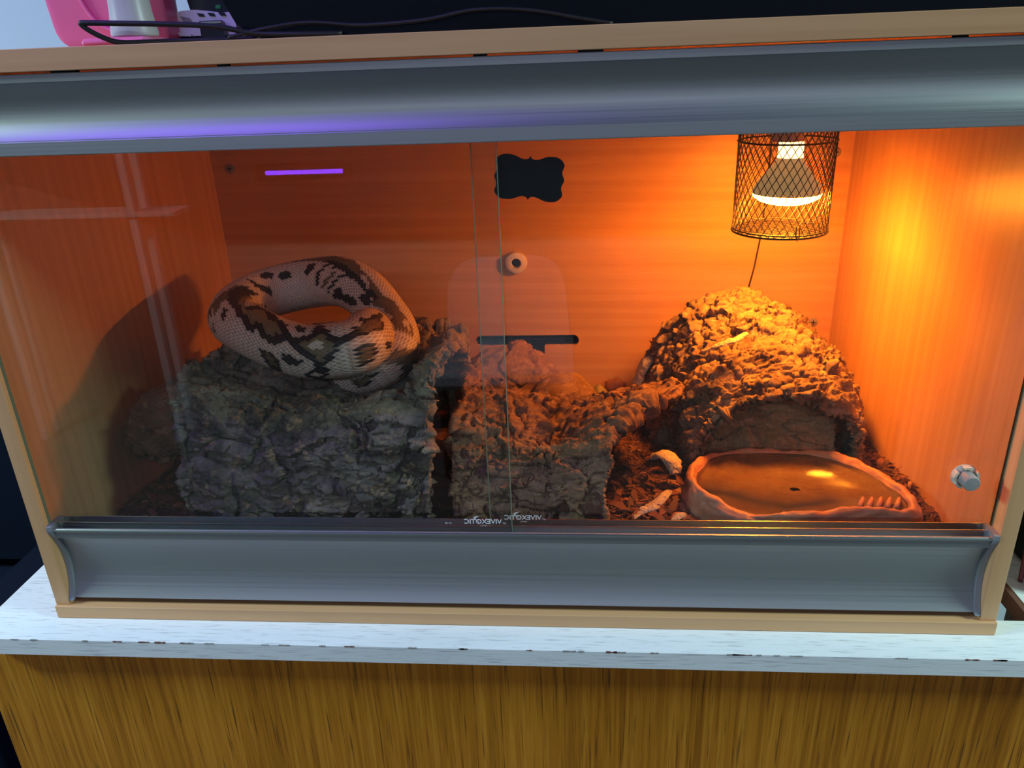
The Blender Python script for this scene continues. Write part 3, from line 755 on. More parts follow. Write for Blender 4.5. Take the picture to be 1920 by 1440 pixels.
# ------------------------------------------------------------------ water dish
def dish():
    rim = [(0.822, 0.187), (0.838, 0.223), (0.866, 0.248), (0.91, 0.256), (0.971, 0.256), (1.019, 0.245), (1.053, 0.215), (1.073, 0.174), (1.086, 0.135), (1.082, 0.104), (1.058, 0.094), (1.007, 0.094), (0.94, 0.084), (0.899, 0.078), (0.870, 0.092), (0.836, 0.128), (0.822, 0.158)]
    n = 200
    C = np.array(rim + rim[:1] + rim[1:2] + rim[2:3]); C = np.vstack([rim[-1], C])
    t_ = np.linspace(0, len(rim) - 1e-6, n, endpoint=False); i = t_.astype(int); u = (t_ - i)[:, None]
    p0, p1, p2, p3 = C[i], C[i+1], C[i+2], C[i+3]
    ol = .5 * (2*p1 + (p2-p0)*u + (2*p0-5*p1+4*p2-p3)*u*u + (3*p1-p0-3*p2+p3)*u**3)
    cen = np.array([.955, .165])
    d = ol - cen; L = np.linalg.norm(d, axis=1, keepdims=True); dn = d / L
    zr = .112 + .003 * np.sin(np.arange(n) * 2*math.pi/n * 3 + 1) + .002 * np.sin(np.arange(n) * 2*math.pi/n * 7)
    rings = []                        # (offset outward, z)  from outside foot over the rim to the basin
    for off, zf in ((.012, .062), (.013, .075), (.012, .088), (.0095, .100), (.006, None), (.0015, None), (-.003, None), (-.0075, None), (-.011, .1040), (-.016, .1018), (-.028, .1000), (-.045, .0990)):
        z = zr.copy() if zf is None else np.full(n, zf)
        if zf is None: z = z + {.006: -.0035, .0015: 0.0, -.003: -.0006, -.0075: -.005}[off]
        rings.append(np.concatenate([ol + dn * off, z[:, None]], 1))
    rings.append(np.concatenate([cen + d * .35, np.full((n, 1), .0985)], 1)); rings.append(np.concatenate([cen + d * .05, np.full((n, 1), .0985)], 1))
    G = np.stack(rings)               # subdivide along the profile
    G = spline(G.reshape(len(rings), -1), 70).reshape(70, n, 3)
    k = 70; V = G.reshape(-1, 3); ix = np.arange(k * n).reshape(k, n); nx = np.roll(ix, -1, 1)
    F = np.stack([ix[:-1], ix[1:], nx[1:], nx[:-1]], -1).reshape(-1, 4)
    me = mesh_np('bowl', V, F[:, ::-1].copy())
    displace(me, lambda P: .0022 * fbm(P * 45, 3, 4) * smooth(.106, .109, P[:, 2]) + .003 * fbm(P * np.array([25, 25, 70]), 3, 9) * (np.abs(P[:, 1] - .165) + np.abs(P[:, 0] - .955) > .09) * .6)
    mm = mat('terracotta_resin', (0.42, 0.18, 0.09), 0.5); N = NT(mm)
    v = N.coord(); a = N.noise(v, 30, 5, 0.6); b = N.noise(v, 140, 4, 0.6)
    N.base(N.mix(N.ramp(b, [(0.45, (0.0,)*3), (0.65, (0.4,)*3)]), N.ramp(a, [(0.35, (0.42, 0.165, 0.08)), (0.65, (0.54, 0.25, 0.13))]), (0.58, 0.36, 0.22)))
    N.normal(N.bump(b, 0.25, 0.001))
    t = thing('water_dish', (.955, .165, .060), 'terracotta-coloured rock-look water dish standing in front of the cork arch', 'water dish')
    link('bowl', me, mm, t)
    # water
    wl = np.concatenate([ol + dn * -.0065, np.full((n, 1), .1075)], 1)
    V = np.vstack([wl, wl * [1, 1, 0] + [0, 0, .1035], [[cen[0], cen[1], .1075]]]); F = [[(i+1) % n, i, 2*n] for i in range(n)] + [[i, n+i, n+(i+1) % n, (i+1) % n] for i in range(n)]
    wm = bpy.data.materials.new('still_water'); wm.use_nodes = True; tr = wm.node_tree; tr.nodes.clear()
    out = tr.nodes.new('ShaderNodeOutputMaterial'); mx = tr.nodes.new('ShaderNodeMixShader'); tp = tr.nodes.new('ShaderNodeBsdfTransparent'); gl = tr.nodes.new('ShaderNodeBsdfGlossy'); fr = fresnel(tr, 1.33)
    gl.inputs['Roughness'].default_value = .18; tp.inputs[0].default_value = (.56, .58, .46, 1)
    tr.links.new(fr.outputs[0], mx.inputs[0]); tr.links.new(tp.outputs[0], mx.inputs[1]); tr.links.new(gl.outputs[0], mx.inputs[2]); tr.links.new(mx.outputs[0], out.inputs[0])
    link('water', mesh_np('water', V, F), wm, t, label='still clear water')
    for k in range(5):                # moulded steps at the right-hand corner
        x0 = 1.018 + k * .0112
        pts = [(x0, .106, .1075), (x0 + .003, .112, .1085), (x0 + .008, .121, .1085), (x0 + .012, .130, .1070)]
        MB().tube(pts, [.0022, .0032, .0030, .0018], 8).build('step', mm, t, sm=True)
dish()

# ------------------------------------------------------------------ shed skin
def skin_mat():
    m = mat('shed_skin', (0.45, 0.38, 0.28), 0.6); N = NT(m)
    vo = N.n('ShaderNodeTexVoronoi'); vo.inputs['Scale'].default_value = 260; N.l(N.coord((1, 1, 1)), vo.inputs['Vector'])
    N.base(N.ramp(vo.outputs['Distance'], [(0.15, (0.26, 0.20, 0.13)), (0.5, (0.50, 0.43, 0.32))])); N.normal(N.bump(vo.outputs['Distance'], 0.6, 0.0012)); return m
M['skin'] = skin_mat()
def skin(pts, w, label, seed=0, arch_=.5):
    C = spline(pts, 40); n = 12; O = []
    tan = np.gradient(C, axis=0); tan /= np.linalg.norm(tan, axis=1, keepdims=True)
    side = np.cross(tan, [0, 0, 1]); side /= np.linalg.norm(side, axis=1, keepdims=True); up = np.cross(side, tan)
    ww = w * (.45 + .55 * np.sin(np.linspace(.25, 2.9, 40)))
    for k in range(n):
        a = (k / (n - 1) - .5) * 2.6
        O.append(C + side * (ww * np.sin(a))[:, None] + up * (ww * arch_ * np.cos(a))[:, None])
    O = np.stack(O, 1); V, F = shell(O, O - up[:, None, :] * .0006, 1); me = mesh_np('shed_skin', V, F)
    displace(me, lambda P: .002 * fbm(P * 70, 2, seed))
    link('shed_skin', me, M['skin'], None, label, 'shed skin', 'pieces of shed snake skin')
skin([(.738, .128, .074), (.752, .140, .078), (.768, .150, .080), (.782, .166, .084), (.793, .180, .086)], .008, 'crinkled strip of shed skin lying on chips in the gap beside the dish', 1)
skin([(.775, .250, .100), (.790, .243, .108), (.800, .230, .104), (.804, .216, .092)], .014, 'pale curled scrap of shed skin under the beak of the cork tube', 2)
skin([(.852, .330, .232), (.872, .322, .244), (.895, .325, .251), (.915, .340, .258)], .007, 'thin shed skin strip caught on top of the cork arch', 3, .8)
skin([(.768, .475, .118), (.777, .480, .140), (.786, .485, .158), (.792, .490, .168)], .014, 'scrap of shed skin leaning on the rear of the cork arch', 4)
skin([(.790, .120, .075), (.800, .128, .078), (.813, .132, .076)], .007, 'small grey scrap of shed skin against the foot of the dish', 5)
def pebble(x, y, z, r, label, c, seed):
    m = MB().lathe([(r * math.sin(a) + 1e-5, -r * .7 * math.cos(a)) for a in np.linspace(0, math.pi, 12)], 18, (x, y, z), cap=False)
    o = m.build('pebble', mat('pebble_%d' % seed, c, .6), None, True, label=label, cat='pebble', group='pebbles behind the cork tube'); displace(o.data, lambda P: .006 * fbm(P * 55, 3, seed)); return o
pebble(.705, .53, .086, .014, 'yellowish pebble just right of the smooth cork lump', (.26, .22, .10), 1)
pebble(.738, .555, .088, .015, 'reddish pebble behind the beaked cork tube', (.28, .11, .05), 2)
pebble(.690, .50, .082, .015, 'pale flat pebble nearest the smooth cork lump', (.45, .32, .18), 3)

# ------------------------------------------------------------------ things on the roof of the vivarium
def television():
    t = thing('television', (.95, .2, H), 'black television base lying along the vivarium roof', 'television')
    gl = mat('glossy_black', (0.004, 0.005, 0.009), 0.12)
    poly = [(.332, H + .0165), (.352, H + .0012), (1.30, H + .0012), (1.30, H + .30), (.300, H + .30), (.318, H + .045)]
    MB().prism([(x, z) for x, z in poly], .16, 'XZ', .060).build('body', gl, t)
    MB().box(.36, 1.28, .090, .20, H + .0002, H + .0016).build('foot', M['black_matt'], t)
    MB().box(.325, 1.29, .0585, .0600, H + .045, H + .047).build('seam', M['black_matt'], t)
television()
def rounded(poly, r, n=6):
    out = []; m = len(poly)
    for i in range(m):
        p0, p, p1 = (Vector(poly[i-1]), Vector(poly[i]), Vector(poly[(i+1) % m]))
        rr = r[i] if hasattr(r, '__len__') else r
        a, b = p + (p0 - p).normalized() * rr, p + (p1 - p).normalized() * rr
        for k in range(n + 1):
            u = k / n; out.append(tuple(a * (1-u)**2 + p * 2*u*(1-u) + b * u*u))
    return out
def pink_tub():
    pk = mat('pink_translucent_plastic', (0.95, 0.20, 0.38), 0.16, Subsurface_Weight=0.35, Subsurface_Scale=0.01)
    pk.node_tree.nodes['Principled BSDF'].inputs['Subsurface Radius'].default_value = (1, .3, .4)
    t = thing('plastic_tub', (.195, .115, H), 'shiny pink plastic tub on the vivarium roof at left', 'tub')
    y0, d = .085, .030
    poly = rounded([(.129, H), (.2500, H), (.2520, H + .13), (.116, H + .13)], [.022, .012, .006, .006])
    n = len(poly); c = Vector((.195, H + .06)); V = []; F = []
    for k, (s, y) in enumerate(((.93, y0), (.985, y0 + .0015), (1.0, y0 + .006), (1.0, y0 + d - .006), (.98, y0 + d))):
        for x, z in poly: V.append((c[0] + (x - c[0]) * s, y, max(H, c[1] + (z - c[1]) * s)))
    for k in range(4):
        for i in range(n): F.append((k*n + i, k*n + (i+1) % n, (k+1)*n + (i+1) % n, (k+1)*n + i))
    F += [list(range(n)), [4*n + i for i in range(n)][::-1]]
    MB().add(V, F).build('body', pk, t, angle=50)
    MB().box(.186, .2520, .030, y0 + .002, H + .0002, H + .0076, .003).build('front_ledge', pk, t)
    # moulded handle rim curving over the front
    pts = [(.160, y0 - .0005, H + .075), (.1625, y0 - .0015, H + .055), (.169, y0 - .002, H + .036), (.180, y0 - .002, H + .022), (.195, y0 - .0015, H + .014)]
    MB().tube([tuple(p) for p in spline(pts, 16)], .0022, 8).build('moulded_rim', pk, t, sm=True)
pink_tub()
t = thing('cup', (.230, .055, H + .0078), 'grey-white tapered plastic cup in front of the pink tub', 'cup')
cupm = mat('grey_white_plastic', (0.52, 0.50, 0.50), 0.35)
MB().lathe([(.0, H + .0078), (.0205, H + .0078), (.0220, H + .0092), (.0222, H + .012), (.0212, H + .020), (.0198, H + .030), (.0188, H + .045), (.0182, H + .08), (.0170, H + .082), (.0168, H + .025), (0, H + .022)], 36, (.230, .055, 0), cap=False).build('cup_body', cupm, t, angle=40)
MB().lathe([(.0194, H + .079), (.0194, H + .083), (.0185, H + .084)], 36, (.230, .055, 0), cap=False).build('rim', cupm, t)
def toy_car():
    t = thing('toy_car', (.27, .13, H), 'white toy racing car between pink tub and television', 'toy car')
    wp = mat('white_toy_plastic', (0.85, 0.84, 0.90), 0.25); dk = mat('smoked_toy_window', (0.03, 0.035, 0.04), 0.15); gr = mat('green_toy_trim', (0.03, 0.35, 0.07), 0.5)
    y0 = .110
    def q(x, z): return (x, H + z)
    body = [q(.247, .009), q(.247, .028), q(.252, .033), q(.270, .034), q(.300, .030), q(.312, .031), q(.312, .009)]
    MB().prism(rounded(body, .003, 4), .09, 'XZ', y0).build('body', wp, t, angle=40)
    MB().prism(rounded([q(.262, .033), q(.258, .056), q(.300, .056), q(.307, .031)], .003, 4), .075, 'XZ', y0 + .008).build('windscreen', dk, t, angle=40)
    MB().prism(rounded([q(.258, .055), q(.262, .061), q(.304, .061), q(.302, .055)], .002, 3), .075, 'XZ', y0 + .008).build('roof', wp, t)
    MB().prism(rounded([q(.2535, .0285), q(.2570, .0215), q(.2670, .0205), q(.2640, .0260)], .001, 3), .002, 'XZ', y0 - .0012).build('headlight', mat('clear_lamp', (.35, .33, .36), .1), t)
    MB().prism(rounded([q(.2500, .0130), q(.2640, .0110), q(.2640, .0085), q(.2510, .0095)], .0008, 3), .006, 'XZ', y0 - .005).build('bumper', wp, t)
    for x in (.2720, .2835, .2950):
        MB().prism([q(x, .0305), q(x + .007, .0298), q(x + .0085, .0268), q(x + .0025, .0272)], .0015, 'XZ', y0 - .0010).build('bonnet_vent', dk, t)
    MB().prism(rounded([q(.2770, .0060), q(.2770, .0225), q(.3000, .0225), q(.3030, .0060)], .002, 3), .012, 'XZ', y0 - .010).build('side_pod', dk, t)
    MB().box(.278, .302, y0 - .0105, y0 - .0085, H + .0192, H + .0226, .0008).build('chrome_strip', mat('dull_chrome', (.5, .55, .55), .25, 1.0), t)
    for x in (.258, .298):
        for y in (y0 + .002, y0 + .076):
            w = MB().lathe([(.0, 0), (.0095, 0), (.0105, .002), (.0105, .012), (.0095, .014), (0, .014)], 24, (x, y, H + .0105), 'Y', cap=False).build('wheel', M['black_matt'], t, angle=40)
            MB().lathe([(.006, -.0006), (.005, -.0006)], 16, (x, y, H + .0105), 'Y').build('hub', gr, w)
    MB().box(.290, .296, y0 + .006, y0 + .012, H + .034, H + .038, .001).build('mirror', gr, t)
toy_car()
CAB = spline([(.44, .050, H + .0035), (.40, .040, H + .004), (.36, .034, H + .006), (.325, .026, H + .013), (.28, .016, H + .0165), (.235, .008, H + .0185), (.213, .004, H + .0195), (.2065, .004, H + .0190), (.2125, .006, H + .013), (.224, .010, H + .006), (.236, .014, H + .0022), (.26, .020, H + .0018), (.30, .030, H + .0018), (.36, .046, H + .0018)], 90)
MB().tube([tuple(p) for p in CAB], .0025, 8).build('power_cable', M['cable'], None, sm=True, label='black cable bent into a loop before the pink tub', cat='cable')
CAB2 = spline([(.335, .028, H + .003), (.37, .036, H + .010), (.41, .046, H + .014), (.46, .050, H + .010), (.52, .050, H + .012), (.57, .052, H + .019), (.62, .052, H + .017), (.67, .050, H + .008), (.70, .050, H + .0022)], 60)
MB().tube([tuple(p) for p in CAB2], .0018, 8).build('thin_cable', M['cable'], None, sm=True, label='thin black lead arching along the front of the television', cat='cable')

# ------------------------------------------------------------------ furniture beside the table and behind the photographer
def armchair():
    nv = mat('navy_upholstery', (0.003, 0.006, 0.016), 0.9); N = NT(nv); N.normal(N.bump(N.noise(N.coord(), 400, 3), .3, .001)); N.p.inputs['Specular IOR Level'].default_value = .1
    t = thing('armchair', (-.50, .35, Z_FLOOR), 'dark navy upholstered armchair in the shadow left of the vivarium', 'armchair')
    MB().box(-.80, -.16, .02, .66, Z_FLOOR + .12, -.30, .03).build('seat', nv, t, sm=False)
    MB().box(-.80, -.13, .50, .70, -.32, .52, .05).build('backrest', nv, t)
    MB().box(-.24, -.125, -.03, .60, Z_FLOOR + .12, -.06, .03).build('armrest', nv, t)
    MB().box(-.88, -.78, -.03, .60, Z_FLOOR + .12, -.06, .03).build('armrest', nv, t)
    for x in (-.82, -.20):
        for y in (.04, .62): MB().lathe([(.022, Z_FLOOR), (.03, Z_FLOOR + .12)], 16, (x, y, 0)).build('leg', M['black_matt'], t)
armchair()
t = thing('storage_box', (1.43, .36, 0), 'black storage box on the tabletop right of the vivarium', 'box')
MB().box(1.250, 1.62, .07, .64, .0004, .42, .006).build('box_body', M['black_matt'], t)
MB().box(1.246, 1.624, .066, .644, .395, .425, .004).build('lid', M['black'], t)
MB().tube([tuple(p) for p in spline([(1.228, .10, .003), (1.232, .11, .05), (1.238, .125, .12), (1.2440, .14, .20), (1.2445, .15, .30)], 30)], .003, 8).build('red_cable', mat('dark_red_cable', (0.12, 0.01, 0.015), .4), None, sm=True, label='dark red cable hanging down beside the black box', cat='cable')
def shelf_rack():
    wh = mat('grey_rack', (0.42, 0.42, 0.45), .5)
    t = thing('shelf_rack', (-1.0, -2.2, Z_FLOOR), 'white shelf rack mirrored faintly in the left glass', 'shelf rack')
    for x in (-.96, -1.55):
        for y in (-2.0, -2.09): MB().box(x, x + .03, y, y + .03, Z_FLOOR, .62, .002).build('post', wh, t)
    for z in (.16,): MB().box(-1.58, -.78, -2.10, -1.96, z, z + .018, .002).build('shelf', wh, t)
shelf_rack()
def chair():
    lil = mat('pale_lilac_fabric', (0.45, 0.40, 0.45), .8)
    t = thing('chair', (.42, -2.05, Z_FLOOR), 'pale rounded chair mirrored faintly where the panes overlap', 'chair')
    poly = rounded([(.17, -.46), (.66, -.46), (.62, -.04), (.20, -.04)], [.05, .05, .12, .12], 10)
    MB().prism(poly, .07, 'XZ', -2.08).build('backrest', lil, t)
    MB().box(.17, .66, -2.06, -1.62, -.40, -.31, .03).build('seat', lil, t)
    for x in (.21, .60):
        for y in (-2.02, -1.67): MB().lathe([(.014, Z_FLOOR), (.02, -.40)], 12, (x, y, 0)).build('leg', M['black_matt'], t)
chair()

# ------------------------------------------------------------------ the ball python
SN = [(0.210, 0.325, 0.235, 0.006), (0.220, 0.323, 0.233, 0.015), (0.237, 0.318, 0.233, 0.020), (0.265, 0.305, 0.230, 0.016), (0.302, 0.285, 0.218, 0.024), (0.346, 0.262, 0.226, 0.029), (0.387, 0.252, 0.243, 0.032), (0.407, 0.272, 0.263, 0.033), (0.399, 0.310, 0.279, 0.033), (0.372, 0.348, 0.298, 0.035), (0.337, 0.385, 0.317, 0.038), (0.296, 0.413, 0.325, 0.040), (0.247, 0.430, 0.319, 0.040), (0.196, 0.420, 0.312, 0.040), (0.165, 0.390, 0.308, 0.039), (0.156, 0.340, 0.307, 0.037), (0.169, 0.290, 0.305, 0.036), (0.208, 0.250, 0.301, 0.036), (0.254, 0.225, 0.290, 0.036), (0.300, 0.208, 0.283, 0.037), (0.343, 0.202, 0.286, 0.038), (0.369, 0.209, 0.289, 0.038), (0.377, 0.240, 0.293, 0.036), (0.369, 0.280, 0.289, 0.031), (0.357, 0.320, 0.266, 0.024), (0.349, 0.355, 0.238, 0.014), (0.349, 0.380, 0.218, 0.005)]
PITCH, NAR = .0080, 42
def snake_frames(ns=None):
    C = spline(SN, 4000); seg = np.linalg.norm(np.diff(C[:, :3], axis=0), axis=1); s = np.concatenate([[0], np.cumsum(seg)])
    Ltot = s[-1]; ns = ns or int(Ltot / PITCH * 7)
    S = np.linspace(0, Ltot, ns); P = np.stack([np.interp(S, s, C[:, k]) for k in range(4)], 1)
    for _ in range(12):
        P[1:-1] = (P[:-2] + 2*P[1:-1] + P[2:]) / 4
    T_ = np.gradient(P[:, :3], axis=0); T_ /= np.linalg.norm(T_, axis=1, keepdims=True)
    up = np.array([0, 0, 1.0]) - T_ * T_[:, 2:3]; up /= np.linalg.norm(up, axis=1, keepdims=True)
    side = np.cross(T_, up)
    return S, P[:, :3], P[:, 3], T_, up, side
def cells(S, TH):
    """scale lattice: returns distance to the scale edge and the centre (s, theta) of each scale"""
    a = TH / (2*math.pi) * NAR; b = S / PITCH
    p, r = a + b, a - b
    fp, fr = p - np.floor(p), r - np.floor(r)
    e = np.minimum(np.minimum(fp, 1 - fp), np.minimum(fr, 1 - fr))
    pc, rc = np.floor(p) + .5, np.floor(r) + .5
    ac, bc = (pc + rc) / 2, (pc - rc) / 2
    return e, bc * PITCH, (ac / NAR * 2*math.pi), (fp + (1 - fr)) / 2
def inside(poly, s, th):
    x, y = np.asarray(s), np.asarray(th); n = len(poly); c = np.zeros(x.shape, bool)
    for i in range(n):
        x0, y0 = poly[i-1]; x1, y1 = poly[i]
        m = ((y0 > y) != (y1 > y)) & (x < (x1 - x0) * (y - y0) / (y1 - y0 + 1e-12) + x0); c ^= m
    return c
